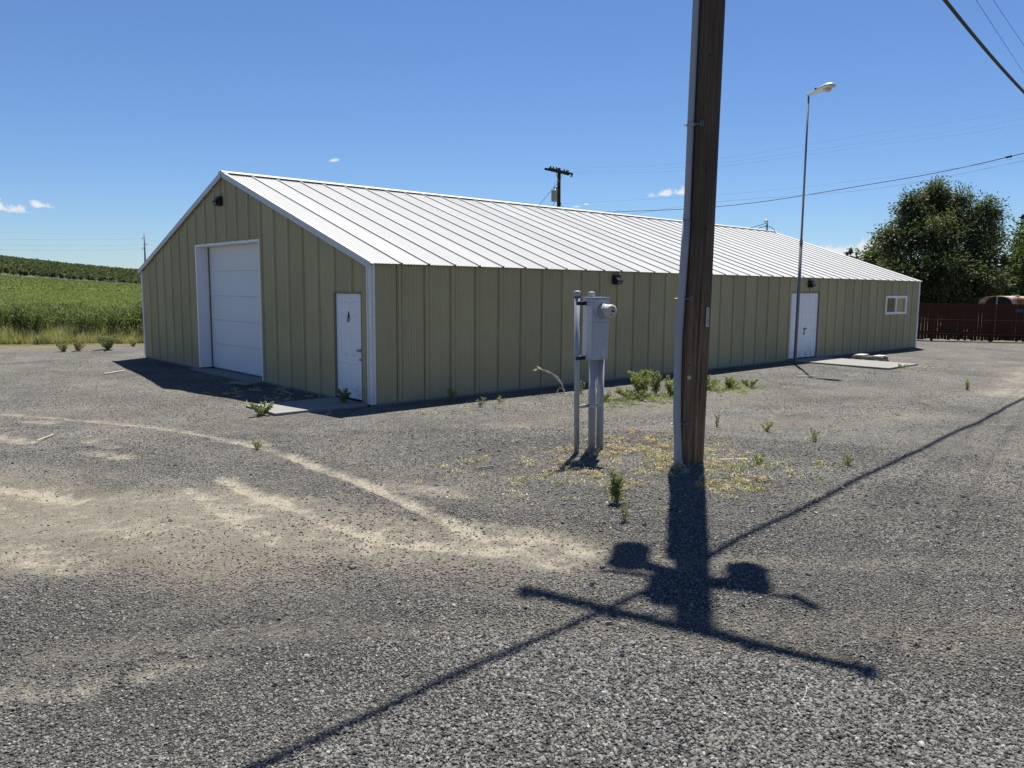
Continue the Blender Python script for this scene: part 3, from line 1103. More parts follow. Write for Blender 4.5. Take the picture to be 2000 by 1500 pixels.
# long wall (faces -y): backing sheet then the ribbed panels
lw = MB()
for lo, hi in (((0.02, 0.03, 0.0), (DBL[0], 0.09, 2.55)), ((DBL[1], 0.03, 0.0), (WIN[0], 0.09, 2.55)), ((WIN[1], 0.03, 0.0), (L_ - 0.02, 0.09, 2.55)),
               ((DBL[0], 0.03, DBL[3]), (DBL[1], 0.09, 2.55)), ((WIN[0], 0.03, 0.0), (WIN[1], 0.09, WIN[2])), ((WIN[0], 0.03, WIN[3]), (WIN[1], 0.09, 2.55))):
    lw.box(lo, hi)
long_wall = lw.build("wall", "liner", bld)
full = None
for k in range(40):
    u = k * PW
    if k == 0:
        pr = [p for p in prof_w if p[0] >= 0.02]
        pr = [(0.0, 0.0)] + pr
    else:
        pr = prof_w
    ops = [o for o in (DBL, WIN) if o[1] > u - 0.05 and o[0] < u + PW]
    if k and not ops:
        if full is None:
            full = cut_panel(prof_w, 0.0, lambda q: H_ + 0.01, [], lambda a, z, h: (a, -h, z)).mesh("panel", "siding")
        o = link("panel", full, long_wall)
        o.location = (u, 0, 0)
    else:
        cut_panel(pr, u, lambda q: H_ + 0.01, ops, lambda a, z, h: (a, -h, z)).build("panel", "siding", long_wall)

# gable wall (faces -x)
gtop = lambda y: (H_ + SL * y if y < W_ / 2 else H_ + SL * (W_ - y)) + 0.005
gb = MB()
def gpoly(y0, y1, z0):
    ys = [y0] + ([W_ / 2] if y0 < W_ / 2 < y1 else []) + [y1]
    for a, c in zip(ys[:-1], ys[1:]):
        gb.add([(0.03, a, z0), (0.03, c, z0), (0.03, c, gtop(c) - 0.05), (0.03, a, gtop(a) - 0.05),
                (0.09, a, z0), (0.09, c, z0), (0.09, c, gtop(c) - 0.05), (0.09, a, gtop(a) - 0.05)],
               [(0, 3, 2, 1), (4, 5, 6, 7), (0, 1, 5, 4), (1, 2, 6, 5), (2, 3, 7, 6), (3, 0, 4, 7)])
gpoly(0.1, MAN[0], 0)
gpoly(MAN[0], MAN[1], MAN[3])
gpoly(MAN[1], GAR[0], 0)
gpoly(GAR[0], GAR[1], GAR[3])
gpoly(GAR[1], W_ - 0.02, 0)
gable = gb.build("wall", "liner", bld)
gable["label"] = "gable end wall with garage door and entry door"
for k in range(20):
    u = k * GP
    pr = prof_g if k else [(0.0, 0.0)] + [p for p in prof_g if p[0] >= 0.02]
    ops = [o for o in (GAR, MAN) if o[1] > u - 0.05 and o[0] < u + GP]
    cut_panel(pr, u, gtop, ops, lambda a, z, h: (-h, a, z)).build("panel", "siding", gable)
# the two walls turned away
MB().box((L_ - 0.06, 0.1, 0), (L_ - 0.005, W_, H_)).add(
    [(L_ - 0.005, 0.0, H_), (L_ - 0.005, W_, H_), (L_ - 0.005, W_ / 2, HR)], [(0, 1, 2)]).build("wall", "siding", bld)
MB().box((0.1, W_ - 0.06, 0), (L_ - 0.07, W_ - 0.005, H_)).build("wall", "siding", bld)

# roof: near slope of ribbed sheets, far slope
OV, OX = 0.10, 0.07
cs, sn = math.cos(RANG), math.sin(RANG)
slope_len = (W_ / 2 + OV) / cs
prof_r = profile(PW, 0.034, 0.056, 0.010, 8, 0.0)
def roof_pt(u, t, h):
    return (u, -OV + t * cs - h * sn, H_ - OV * SL + 0.03 + t * sn + h * cs)
rb = MB().add([roof_pt(-OX + 0.02, 0.05, -0.025), roof_pt(L_ + OX - 0.02, 0.05, -0.025), roof_pt(L_ + OX - 0.02, slope_len, -0.025), roof_pt(-OX + 0.02, slope_len, -0.025)], [(0, 1, 2, 3)])
far_roof = [(p[0], W_ - p[1], p[2]) for p in (roof_pt(-OX, 0, 0), roof_pt(L_ + OX, 0, 0), roof_pt(L_ + OX, slope_len, 0), roof_pt(-OX, slope_len, 0))]
roof = rb.build("roof", "liner", bld)
MB().add(far_roof, [(3, 2, 1, 0)]).build("roof_slope", "roof", roof)
def sheet_mesh(pr):
    b = MB()
    vs = []
    for u, h in pr:
        vs += [roof_pt(u, 0, h), roof_pt(u, slope_len, h)]
    b.add(vs, [(2 * i, 2 * i + 2, 2 * i + 3, 2 * i + 1) for i in range(len(pr) - 1)])
    return b
rmesh = sheet_mesh(prof_r).mesh("panel", "roof")
for k in range(40):
    if k == 0:
        sheet_mesh([(-OX, 0.0)] + [p for p in prof_r if p[0] >= 0.02]).build("panel", "roof", roof)
    elif k == 39:
        o = sheet_mesh([(p[0] + k * PW, p[1]) for p in prof_r] + [(L_ + OX, 0.0)]).build("panel", "roof", roof)
    else:
        o = link("panel", rmesh, roof)
        o.location = (k * PW, random.uniform(-0.003, 0.003), 0)
# ridge cap
zc = H_ - OV * SL + 0.03 + slope_len * sn
MB().add([(-OX - 0.02, W_ / 2 - 0.16, zc - 0.16 * SL + 0.052), (L_ + OX, W_ / 2 - 0.16, zc - 0.16 * SL + 0.052), (L_ + OX, W_ / 2, zc + 0.058), (-OX - 0.02, W_ / 2, zc + 0.058),
          (L_ + OX, W_ / 2 + 0.16, zc - 0.16 * SL + 0.052), (-OX - 0.02, W_ / 2 + 0.16, zc - 0.16 * SL + 0.052)],
         [(0, 1, 2, 3), (3, 2, 4, 5)]).build("ridge_cap", "roof", roof)
# rake trim along the gable edge, three lengths a side
for side in (0, 1):
    edges = [0.0, 0.36, 0.70, 1.0]
    for a, c in zip(edges[:-1], edges[1:]):
        b = MB()
        pts = []
        for t in (a, c):
            tt = t * slope_len + (0.003 if t == a and t > 0 else 0)
            for dx, dh in ((-OX - 0.014, -0.085), (-OX - 0.014, 0.040), (-OX + 0.06, 0.040), (-OX + 0.06, 0.036), (-OX - 0.004, 0.036), (-OX - 0.004, -0.085)):
                p = roof_pt(dx, tt - (0.03 if t == 0 else 0), dh)
                pts.append(p if side == 0 else (p[0], W_ - p[1], p[2]))
        b.add(pts, [(i, (i + 1) % 6, 6 + (i + 1) % 6, 6 + i) for i in range(6)] + [tuple(range(6)), tuple(range(11, 5, -1))])
        b.build("rake_trim", "rake", bld)
# soffit closing strip under the gable overhang
for side in (0, 1):
    q = [roof_pt(-OX, 0.0, -0.03), roof_pt(0.02, 0.0, -0.03), roof_pt(0.02, slope_len, -0.03), roof_pt(-OX, slope_len, -0.03)]
    if side:
        q = [(p[0], W_ - p[1], p[2]) for p in q]
    MB().add(q, [(0, 1, 2, 3)]).build("soffit", "rake", bld)
# corner trims
def corner(x, y, sx, sy, name="corner_trim"):
    w = 0.085
    b = MB()
    b.box((min(x, x + sx * w), min(y, y - sy * 0.03), 0.03), (max(x, x + sx * w), max(y, y - sy * 0.03), H_ + 0.0))
    b.box((min(x - sx * 0.03, x), min(y - sy * 0.03, y + sy * w), 0.03), (max(x - sx * 0.03, x), max(y - sy * 0.03, y + sy * w), H_ + 0.0))
    b.build(name, "trim", bld)
corner(0, 0, 1, 1)
corner(L_, 0, -1, 1)
corner(0, W_, 1, -1)
# foundation
MB().box((-0.006, -0.006, -0.15), (L_ + 0.006, W_ + 0.006, 0.03)).build("foundation", "concrete", bld)

# overhead door in a recessed opening
gd = MB()
y0, y1, z1 = GAR[0], GAR[1], GAR[3]
gd.box((-0.032, y1 - 0.045, 0.06), (0.33, y1 + 0.028, z1 + 0.02))
gd.box((-0.032, y0 - 0.028, 0.06), (0.33, y0 + 0.03, z1 + 0.02))
gd.box((-0.034, y0 + 0.03, z1 - 0.03), (0.33, y1 - 0.045, z1 + 0.022))
jamb = gd.build("garage_door_surround", "frame", bld)
MB().box((0.27, y1 - 0.075, 0.06), (0.30, y1 - 0.046, z1 - 0.03)).build("door_track", "rust_track", jamb)
gdoor = MB().box((0.330, y0, 0.05), (0.36, y1, z1)).build("garage_door", "garage", bld)
nsec = 5
sh_ = (z1 - 0.03 - 0.075) / nsec
for k in range(nsec):
    za = 0.075 + k * sh_ + 0.0015
    zb = 0.075 + (k + 1) * sh_ - 0.0015
    MB().box((0.300, y0 + 0.035, za), (0.3295, y1 - 0.05, zb)).build("section", "garage", gdoor, bevel=0.006)
MB().box((-0.24, y0 - 0.05, -0.08), (-0.035, y1 + 0.1, 0.035)).build("threshold", "concrete", bld)

# six-panel doors
def six_panel(b, cx0, cx1, z0, z1, put):
    w, h = cx1 - cx0, z1 - z0
    cols = ((0.14, 0.46), (0.54, 0.86))
    rows = ((0.06, 0.33), (0.40, 0.72), (0.78, 0.93))
    for a, c in cols:
        for e, g in rows:
            ua, uc, za, zb = cx0 + a * w, cx0 + c * w, z0 + e * h, z0 + g * h
            i = 0.030
            vs = [put(ua, za, 0), put(uc, za, 0), put(uc, zb, 0), put(ua, zb, 0),
                  put(ua + i * .5, za + i * .5, -0.012), put(uc - i * .5, za + i * .5, -0.012), put(uc - i * .5, zb - i * .5, -0.012), put(ua + i * .5, zb - i * .5, -0.012),
                  put(ua + 2 * i, za + 2 * i, 0.004), put(uc - 2 * i, za + 2 * i, 0.004), put(uc - 2 * i, zb - 2 * i, 0.004), put(ua + 2 * i, zb - 2 * i, 0.004)]
            yield vs
DOOR_PANEL_F = [(0, 1, 5, 4), (1, 2, 6, 5), (2, 3, 7, 6), (3, 0, 4, 7), (4, 5, 9, 8), (5, 6, 10, 9), (6, 7, 11, 10), (7, 4, 8, 11), (8, 9, 10, 11)]

def door_leaf(u0, u1, z0, z1, put, mat, name="door"):
    """leaf face with openings for its panels, panels are children"""
    b = MB()
    w, h = u1 - u0, z1 - z0
    ux = [u0] + [u0 + q * w for q in (0.14, 0.46, 0.54, 0.86)] + [u1]
    zx = [z0] + [z0 + q * h for q in (0.06, 0.33, 0.40, 0.72, 0.78, 0.93)] + [z1]
    for i in range(5):
        for j in range(7):
            if i in (1, 3) and j in (1, 3, 5):
                continue
            b.add([put(ux[i], zx[j], 0), put(ux[i + 1], zx[j], 0), put(ux[i + 1], zx[j + 1], 0), put(ux[i], zx[j + 1], 0)], [(0, 1, 2, 3)])
    # edges and back
    c4 = [(u0, z0), (u1, z0), (u1, z1), (u0, z1)]
    b.add([put(u, z, 0) for u, z in c4] + [put(u, z, -0.04) for u, z in c4], [(0, 1, 5, 4), (1, 2, 6, 5), (2, 3, 7, 6), (3, 0, 4, 7), (4, 5, 6, 7)])
    d = b.build(name, mat, bld)
    for vs in six_panel(b, u0, u1, z0, z1, put):
        MB().add(vs, DOOR_PANEL_F).build("door_panel", mat, d)
    return d

put_g = lambda u, z, h: (0.012 - h, u, z)
md = door_leaf(MAN[0] + 0.022, MAN[1] - 0.022, 0.075, MAN[3] - 0.022, put_g, "door")
md["label"] = "white six-panel entry door with knocker beside corner"
e = MB()
e.box((-0.012, MAN[0] - 0.004, 0.06), (0.06, MAN[0] + 0.018, MAN[3] + 0.012)).box((-0.030, MAN[1] - 0.018, 0.06), (0.06, MAN[1] + 0.004, MAN[3] + 0.004))
e.box((-0.034, MAN[0] + 0.018, MAN[3] - 0.018), (0.06, MAN[1] - 0.018, MAN[3] + 0.005))
e.build("door_frame", "dark_trim", bld)
yk = MAN[0] + 0.09
MB()._lathe([(0.032, 0), (0.032, 0.008), (0.012, 0.012), (0.012, 0.04), (0.028, 0.05), (0.030, 0.065), (0.016, 0.078)], Vector((0.010, yk, 1.0)), Vector((-1, 0, 0)), 16).build("knob", "galv", md, True)
MB()._lathe([(0.028, 0), (0.028, 0.012), (0.020, 0.020)], Vector((0.010, yk, 0.83)), Vector((-1, 0, 0)), 16).build("deadbolt", "galv", md, True)
kn = MB()
ym = (MAN[0] + MAN[1]) / 2
kn.add([(0.002, ym - 0.02, 1.58), (0.002, ym + 0.02, 1.58), (0.002, ym + 0.032, 1.64), (0.002, ym, 1.72), (0.002, ym - 0.032, 1.64),
        (0.012, ym - 0.02, 1.58), (0.012, ym + 0.02, 1.58), (0.012, ym + 0.032, 1.64), (0.012, ym, 1.72), (0.012, ym - 0.032, 1.64)],
       [(0, 1, 2, 3, 4), (0, 5, 6, 1), (1, 6, 7, 2), (2, 7, 8, 3), (3, 8, 9, 4), (4, 9, 5, 0)])
kn.tube([(-0.008, ym + 0.030 * math.cos(a), 1.555 + 0.036 * math.sin(a)) for a in np.linspace(0, 2 * math.pi, 17)], 0.007, 6, False)
kn.build("door_knocker", "black", md)

put_l = lambda u, z, h: (u, 0.012 - h, z)
mid = (DBL[0] + DBL[1]) / 2
for u0, u1 in ((DBL[0] + 0.022, mid - 0.004), (mid + 0.004, DBL[1] - 0.022)):
    d = door_leaf(u0, u1, 0.075, DBL[3] - 0.022, put_l, "door_worn")
    if u0 > mid:
        d["label"] = "right leaf of the double door, chipped and rusty"
        MB().box((mid + 0.04, -0.012, 0.93), (mid + 0.10, -0.001, 1.02)).tube([(mid + 0.05, -0.012, 1.0), (mid + 0.05, -0.05, 1.0), (mid + 0.14, -0.05, 0.99)], 0.010, 8).build("handle", "black", d)
        MB().box((mid + 0.035, -0.010, 0.80), (mid + 0.075, -0.001, 0.89)).build("lock_plate", "black", d)
e = MB()
e.box((DBL[0] - 0.012, -0.030, 0.06), (DBL[0] + 0.018, 0.06, DBL[3] + 0.012)).box((DBL[1] - 0.018, -0.030, 0.06), (DBL[1] + 0.014, 0.06, DBL[3] + 0.012))
e.box((DBL[0] + 0.018, -0.031, DBL[3] - 0.018), (DBL[1] - 0.018, 0.06, DBL[3] + 0.013))
e.build("door_frame", "dark_trim", bld)

# sliding window
x0, x1, z0, z1 = WIN
wf = MB()
t_ = 0.085
wf.box((x0 - 0.03, -0.045, z0 - 0.02), (x0 + t_, 0.07, z1 + 0.02)).box((x1 - t_, -0.045, z0 - 0.02), (x1 + 0.03, 0.07, z1 + 0.02))
wf.box((x0 + t_, -0.044, z0 - 0.02), (x1 - t_, 0.069, z0 + t_ * 0.8)).box((x0 + t_, -0.044, z1 - t_ * 0.8), (x1 - t_, 0.069, z1 + 0.02))
wm = (x0 + x1) / 2
wf.box((wm - 0.05, -0.030, z0 + t_ * 0.8), (wm + 0.05, 0.05, z1 - t_ * 0.8))
win = wf.build("window", "frame", bld)
MB().box((x0 + t_, 0.006, z0 + t_ * 0.8), (wm - 0.05, 0.010, z1 - t_ * 0.8)).build("pane", "glass", win)
MB().box((wm + 0.05, 0.006, z0 + t_ * 0.8), (x1 - t_, 0.010, z1 - t_ * 0.8)).build("pane", "glass", win)
MB().box((x0 + 0.01, 0.05, z0 - 0.02), (wm - 0.005, 0.065, z1 + 0.02)).build("dark_backing", "dark_sheet", win)  # near-black panel behind the left pane
MB().box((wm + 0.0, 0.016, z0 + 0.03), (x1 - 0.03, 0.028, z1 - 0.03)).build("window_board", "plyboard", win)

# wall packs: conduit down from the eave, box, hooded lens
def wall_light(p, axis, label, top):
    t = thing("wall_light", p, label, "light", "black wall lights on the building")
    def P(a, o, z):   # a along the wall, o outwards
        a, z = a * 0.8, z * 0.8 if z < 0.18 else z
        return (p[0] - o, p[1] + a, p[2] + z) if axis == 'x' else (p[0] + a, p[1] - o, p[2] + z)
    def bx(lo, hi):
        a, c = P(*lo), P(*hi)
        return MB().box([min(q) for q in zip(a, c)], [max(q) for q in zip(a, c)])
    bx((-0.13, 0.028, -0.14), (0.13, 0.10, 0.14)).build("housing", "black", t, bevel=0.012)
    vs = [P(-0.12, 0.1, 0.12), P(0.12, 0.1, 0.12), P(0.12, 0.20, -0.02), P(-0.12, 0.20, -0.02), P(-0.12, 0.17, -0.12), P(0.12, 0.17, -0.12), P(0.12, 0.1, -0.13), P(-0.12, 0.1, -0.13)]
    MB().add(vs, [(0, 1, 2, 3), (3, 2, 5, 4), (4, 5, 6, 7), (0, 3, 4, 7), (1, 6, 5, 2)]).build("hood", "black", t)
    bx((-0.09, 0.172, -0.10), (0.09, 0.186, -0.045)).build("lens", "lens", t)
    MB().tube([P(0.0, 0.045, 0.14), P(0.0, 0.045, top)], 0.014, 8).build("conduit", "siding", t)
    return t
wall_light((0, 6.55, 4.18), 'x', "black wall light high under the peak of the gable", 0.50)
wall_light((6.71, 0, 2.40), 'y', "black wall light under the eave above the meter pedestal", 0.19)
wall_light((16.13, 0, 2.40), 'y', "black wall light above the white double door", 0.19)

# service mast on the ridge far end
ms = thing("service_mast", (24.45, 6.4, 4.75), "short service mast with weatherhead on the roof ridge", "mast")
b = (24.45, 6.4, 4.72)
MB().tube([b, (24.45, 6.4, 5.18)], 0.035, 10).build("mast_pipe", "lamp_pole", ms, True)
MB()._lathe([(0.04, -0.02), (0.075, 0.02), (0.085, 0.09), (0.05, 0.14), (0.01, 0.16)], Vector((24.44, 6.42, 5.16)), Vector((-0.3, 0.25, 1)), 12).build("weatherhead", "lamp_head", ms, True)
MB().tube([(24.40, 6.45, 5.02), (24.28, 6.62, 4.98), (24.18, 6.78, 4.86), (24.14, 6.9, 4.72)], 0.014, 6).build("drip_loop", "wire", ms)
MB().tube([(24.48, 6.36, 5.02), (24.56, 6.26, 4.98), (24.62, 6.14, 4.86), (24.64, 6.08, 4.70)], 0.014, 6).build("drip_loop", "wire", ms)
MB().tube([(24.42, 6.42, 5.16), (24.1, 6.9, 4.98), (23.8, 7.3, 4.9), (23.2, 8.1, 4.76)], 0.013, 6).build("service_cable", "wire", ms)
MB()._lathe([(0.02, -0.03), (0.03, 0.0), (0.02, 0.03)], Vector((24.40, 6.44, 5.03)), Vector((0, 0, 1)), 8).build("insulator", "porcelain", ms)

# ---------------------------------------------------------------- concrete pads
tag(MB().box((-1.86, 0.04, -0.1), (-0.052, 1.22, 0.05)).build("concrete_slab", "concrete", bevel=0.01), "concrete pad in front of the white entry door", "slab", kind="structure")
tag(MB().box((14.9, -3.12, -0.1), (17.0, -0.052, 0.05)).build("concrete_slab", "concrete", bevel=0.01), "concrete pad in front of the white double door", "slab", kind="structure")

# ================================================================== street lamp
lp = thing("lamp_post", (14.2, -0.69, 0), "thin grey lamp post with cobra head beside the double door", "lamp post")
MB().tube([(14.2, -0.69, -0.05), (14.2, -0.69, 3.55)], 0.047, 14).build("lower_pole", "lamp_pole", lp, True)
MB()._lathe([(0.050, 0), (0.050, 0.06), (0.034, 0.14)], Vector((14.2, -0.69, 3.55)), Vector((0, 0, 1)), 14).build("reducer", "lamp_pole", lp, True)
MB().tube([(14.2, -0.69, 3.66), (14.2, -0.685, 7.70)], [0.033, 0.028], 12).build("upper_pole", "lamp_pole", lp, True)
# head: long teardrop housing along -y, tilted up a little
hb = MB()
rings = [(-0.05, 0.05, 0.055, 0.0), (0.10, 0.06, 0.06, 0.01), (0.22, 0.085, 0.075, 0.03), (0.38, 0.14, 0.095, 0.06), (0.55, 0.165, 0.105, 0.075), (0.68, 0.14, 0.085, 0.075), (0.76, 0.06, 0.04, 0.06)]
N_ = 16
vs, fs = [], []
for s, w, h, up in rings:
    for k in range(N_):
        th = 2 * math.pi * k / N_
        zz = math.sin(th)
        zz = zz * (1.0 if zz > 0 else 0.55)
        vs.append((14.2 + w * math.cos(th), -0.69 - s, 7.735 + up + 0.10 * s + h * zz))
for i in range(len(rings) - 1):
    for k in range(N_):
        k2 = (k + 1) % N_
        fs.append((i * N_ + k, i * N_ + k2, (i + 1) * N_ + k2, (i + 1) * N_ + k))
fs += [tuple(range(N_))[::-1], tuple((len(rings) - 1) * N_ + k for k in range(N_))]
hb.add(vs, fs).build("lamp_head", "lamp_head", lp, True)
MB()._lathe([(0.13, 0.0), (0.125, 0.04), (0.095, 0.085), (0.045, 0.11)], Vector((14.2, -1.22, 7.84)), Vector((0, -0.12, -1)), 18).build("refractor", "lamp_lens", lp, True)
MB()._lathe([(0.042, 0.0), (0.042, 0.07), (0.030, 0.085)], Vector((14.2, -0.90, 7.83)), Vector((0, 0, 1)), 12).build("photocell", "black", lp, True)
MB()._lathe([(0.085, -0.02), (0.085, 0.012)], Vector((14.2, -0.69, 0.0)), Vector((0, 0, 1)), 14).build("base_plate", "lamp_pole", lp)

# ================================================================== meter pedestal
mp = thing("electric_meter_pedestal", (0.1, -5.28, 0), "grey electric meter cabinet on pipe posts in the gravel", "electric meter")
YB = -5.25
MB().tube([(-0.13, YB - 0.03, -0.1), (-0.165, YB - 0.02, 2.10)], 0.036, 14).build("post", "galv", mp, True)
MB().tube([(0.235, YB + 0.05, -0.1), (0.167, YB + 0.035, 2.09)], 0.034, 14).build("post", "galv", mp, True)
for x, y, z in ((-0.165, YB - 0.02, 2.085), (0.167, YB + 0.035, 2.075)):
    MB()._lathe([(0.039, -0.035), (0.039, -0.012), (0.045, -0.011), (0.047, 0.03), (0.045, 0.052), (0.02, 0.062)], Vector((x, y, z)), Vector((0, 0, 1)), 14).build("post_cap", "pvc", mp, True)
    MB()._lathe([(0.0405, -0.034), (0.0405, -0.013)], Vector((x, y, z)), Vector((0, 0, 1)), 14).build("cap_band", "black", mp)
MB().tube([(0.11, YB - 0.085, -0.1), (0.095, YB - 0.085, 1.27)], 0.046, 16).build("conduit", "pvc", mp, True)
MB().tube([(0.30, YB - 0.055, -0.1), (0.26, YB - 0.075, 1.27)], 0.048, 16).build("conduit", "pvc", mp, True)
cab = MB().box((-0.035, YB - 0.175, 1.245), (0.285, YB - 0.002, 2.05)).build("cabinet", "cabinet", mp, bevel=0.008)
MB().box((-0.045, YB - 0.185, 2.051), (0.295, YB + 0.008, 2.064)).build("rain_lid", "cabinet", cab)
MB().box((-0.028, YB - 0.183, 1.262), (0.278, YB - 0.1755, 1.735)).build("cover", "cabinet", cab, bevel=0.004)
MB().box((-0.028, YB - 0.183, 1.748), (0.278, YB - 0.1755, 2.035)).build("cover", "cabinet", cab, bevel=0.004)
MB().box((0.12, YB - 0.1846, 1.355), (0.22, YB - 0.1832, 1.395)).build("sticker", "sticker", cab)
MB().box((0.155, YB - 0.1846, 1.300), (0.20, YB - 0.1832, 1.335)).build("sticker", "sticker", cab)
MB().box((0.0, YB - 0.1846, 1.765), (0.035, YB - 0.1832, 1.805)).build("sticker", "cabinet", cab)
for px_, pz_ in ((0.125, 1.375), (0.15, 1.385), (0.15, 1.365), (0.19, 1.375)):
    MB().box((px_, YB - 0.1856, pz_ - 0.004), (px_ + 0.02, YB - 0.1848, pz_ + 0.004)).build("sticker_print", "lcd", cab)
MB().box((0.155, YB - 0.195, 1.268), (0.195, YB - 0.183, 1.29)).tube([(0.165, YB - 0.19, 1.268), (0.165, YB - 0.19, 1.245), (0.185, YB - 0.19, 1.245), (0.185, YB - 0.19, 1.268)], 0.004, 6).build("latch", "steel", cab)
MB().box((-0.037, YB - 0.10, 1.30), (-0.0352, YB - 0.095, 2.02)).build("seam", "galv", cab)
mt = MB()._lathe([(0.100, 0.0), (0.100, 0.02), (0.094, 0.035)], Vector((0.158, YB - 0.183, 1.885)), Vector((0, -1, 0)), 28).build("meter_socket", "galv", mp, True)
MB()._lathe([(0.088, 0.035), (0.088, 0.15), (0.084, 0.165), (0.05, 0.170)], Vector((0.158, YB - 0.183, 1.885)), Vector((0, -1, 0)), 28).build("meter", "meter_face", mt, True)
ym_ = YB - 0.183 - 0.1715
MB()._lathe([(0.0885, 0.055), (0.0885, 0.085)], Vector((0.158, YB - 0.183, 1.885)), Vector((0, -1, 0)), 28).build("meter_band", "galv", mt, True)
MB().box((0.128, ym_ - 0.003, 1.875), (0.188, ym_, 1.900)).build("display", "lcd", mt)
MB().box((0.125, ym_ - 0.003, 1.832), (0.150, ym_, 1.846)).build("seal", "red", mt)
MB().box((0.155, ym_ - 0.003, 1.832), (0.195, ym_, 1.848)).build("name_plate", "sticker", mt)
MB().box((0.135, ym_ - 0.003, 1.922), (0.182, ym_, 1.932)).build("name_plate", "lcd", mt)
for z in (1.985, 1.275):
    MB().box((-0.20, YB - 0.068, z - 0.026), (-0.036, YB - 0.048, z + 0.020)).build("strut", "black", mp)
    MB().box((-0.205, YB - 0.07, z + 0.0205), (-0.036, YB - 0.045, z + 0.028)).build("strut_flange", "steel", mp)
MB().box((-0.17, YB - 0.036, 0.60), (0.33, YB - 0.012, 0.64)).build("strut", "steel", mp)
for x, r_ in ((0.104, 0.050), (0.283, 0.052)):
    MB()._lathe([(r_, 0), (r_, 0.035)], Vector((x, YB - (0.085 if x < 0.2 else 0.065), 0.602)), Vector((0, 0, 1)), 16).build("pipe_clamp", "steel", mp, True)

# ================================================================== near utility pole
PB = Vector((0.56, -6.57, 0))
LEAN = Vector((0.0075, -0.0105, 1.0))
V_ = Vector((0.82, 0.572, 0)).normalized()
RT = Vector((V_.y, -V_.x, 0))
up = thing("utility_pole", PB, "thick weathered wooden utility pole with grey conduit in front of building", "utility pole")
def pole_r(z):
    return 0.180 - 0.0042 * z
pb = MB()
NS, zs = 72, np.concatenate([[-0.3], np.linspace(0.0, 10.2, 70)])
th0 = math.atan2((-V_).y, (-V_).x)
vs, fs = [], []
rr_ = np.random.default_rng(3)
ph = rr_.uniform(0, 6.28, 10)
am = rr_.uniform(0.3, 1.0, 10)
fr = rr_.integers(3, 22, 10)
for z in zs:
    c = PB + LEAN * z
    crack = 0.24 + 0.05 * math.sin(z * 0.9) + 0.03 * math.sin(z * 2.3 + 1) + 0.035 * min(z, 5) / 5
    for k in range(NS):
        th = 2 * math.pi * k / NS
        d = (th - th0 - crack + math.pi) % (2 * math.pi) - math.pi
        r = pole_r(z)
        r += 0.0022 * sum(a * math.sin(f * th + p + 0.4 * z) for a, f, p in zip(am, fr, ph))
        r -= 0.045 * math.exp(-(d / 0.05) ** 2) * (0.55 + 0.45 * math.sin(z * 0.7 + 0.5))
        r -= 0.012 * max(0.0, math.tanh(d * 12)) * (1 if 0 < d < 1.6 else 0) * (1 - d / 1.6 if 0 < d < 1.6 else 0)
        vs.append(c + Vector((math.cos(th), math.sin(th), 0)) * r)
for i in range(len(zs) - 1):
    for k in range(NS):
        k2 = (k + 1) % NS
        fs.append((i * NS + k, i * NS + k2, (i + 1) * NS + k2, (i + 1) * NS + k))
fs.append(tuple((len(zs) - 1) * NS + k for k in range(NS)))
pb.add(vs, fs).build("pole", "pole", up, True)

def on_pole(z, lat, rc):
    front = math.sqrt(max(0.0, (pole_r(z) + rc) ** 2 - lat * lat))
    return PB + LEAN * z + RT * lat - V_ * front
zl = [-0.15, 0.0, 0.57, 1.1, 1.6, 2.0, 2.6, 3.0]
ll = [-0.115, -0.12, -0.165, -0.185, -0.192, -0.185, -0.172, -0.165]
MB().tube([on_pole(z, l, 0.055) for z, l in zip(zl, ll)], 0.048, 16).build("conduit", "pvc", up, True)
zl2, ll2 = [2.98, 3.1, 4.1, 5.6, 7.4], [-0.166, -0.166, -0.172, -0.176, -0.172]
MB().tube([on_pole(z, l, 0.045) for z, l in zip(zl2, ll2)], [0.047, 0.040, 0.040, 0.040, 0.040], 16).build("conduit", "pvc", up, True)
MB().tube([on_pole(-0.02, -0.12, 0.055), on_pole(0.07, -0.125, 0.055)], 0.055, 16).build("conduit_collar", "pvc", up, True)
for z, l in ((0.52, -0.162), (2.06, -0.184), (4.12, -0.172), (7.0, -0.172)):
    q, q2 = on_pole(z, l, 0.05), on_pole(z, l + 0.13, 0.006)
    dv = (q - (PB + LEAN * z))
    dv.z = 0
    dv.normalize()
    MB()._lathe([(0.056, -0.014), (0.058, 0.0), (0.056, 0.014)], q, Vector((0, 0, 1)), 16).build("conduit_clamp", "galv", up, True)
    MB().beam(q - V_ * 0.02 + RT * 0.03, q2 - V_ * 0.006, 0.02, 0.022).build("clamp_bracket", "dark_steel", up)
    MB().beam(q2 - V_ * 0.008 + Vector((0, 0, -0.03)), q2 - V_ * 0.008 + Vector((0, 0, 0.04)), 0.045, 0.010, V_).build("clamp_plate", "dark_steel", up)
    MB().tube([q - V_ * 0.03 - RT * 0.03, q - V_ * 0.03 - RT * 0.078], 0.007, 8).build("clamp_bolt", "galv", up)
qt = on_pole(1.10, -0.042, 0.002)
MB()._lathe([(0.024, -0.004), (0.024, 0.004), (0.016, 0.006), (0.015, 0.002)], qt, -V_, 20).build("round_tag", "sticker", up)
MB()._lathe([(0.005, 0.0), (0.005, 0.009)], qt, -V_, 10).build("tag_nail", "black", up)
q = on_pole(1.84, 0.138, 0.004)
nrm = (q - (PB + LEAN * 1.84))
nrm.z = 0
nrm.normalize()
tan_ = Vector((-nrm.y, nrm.x, 0))
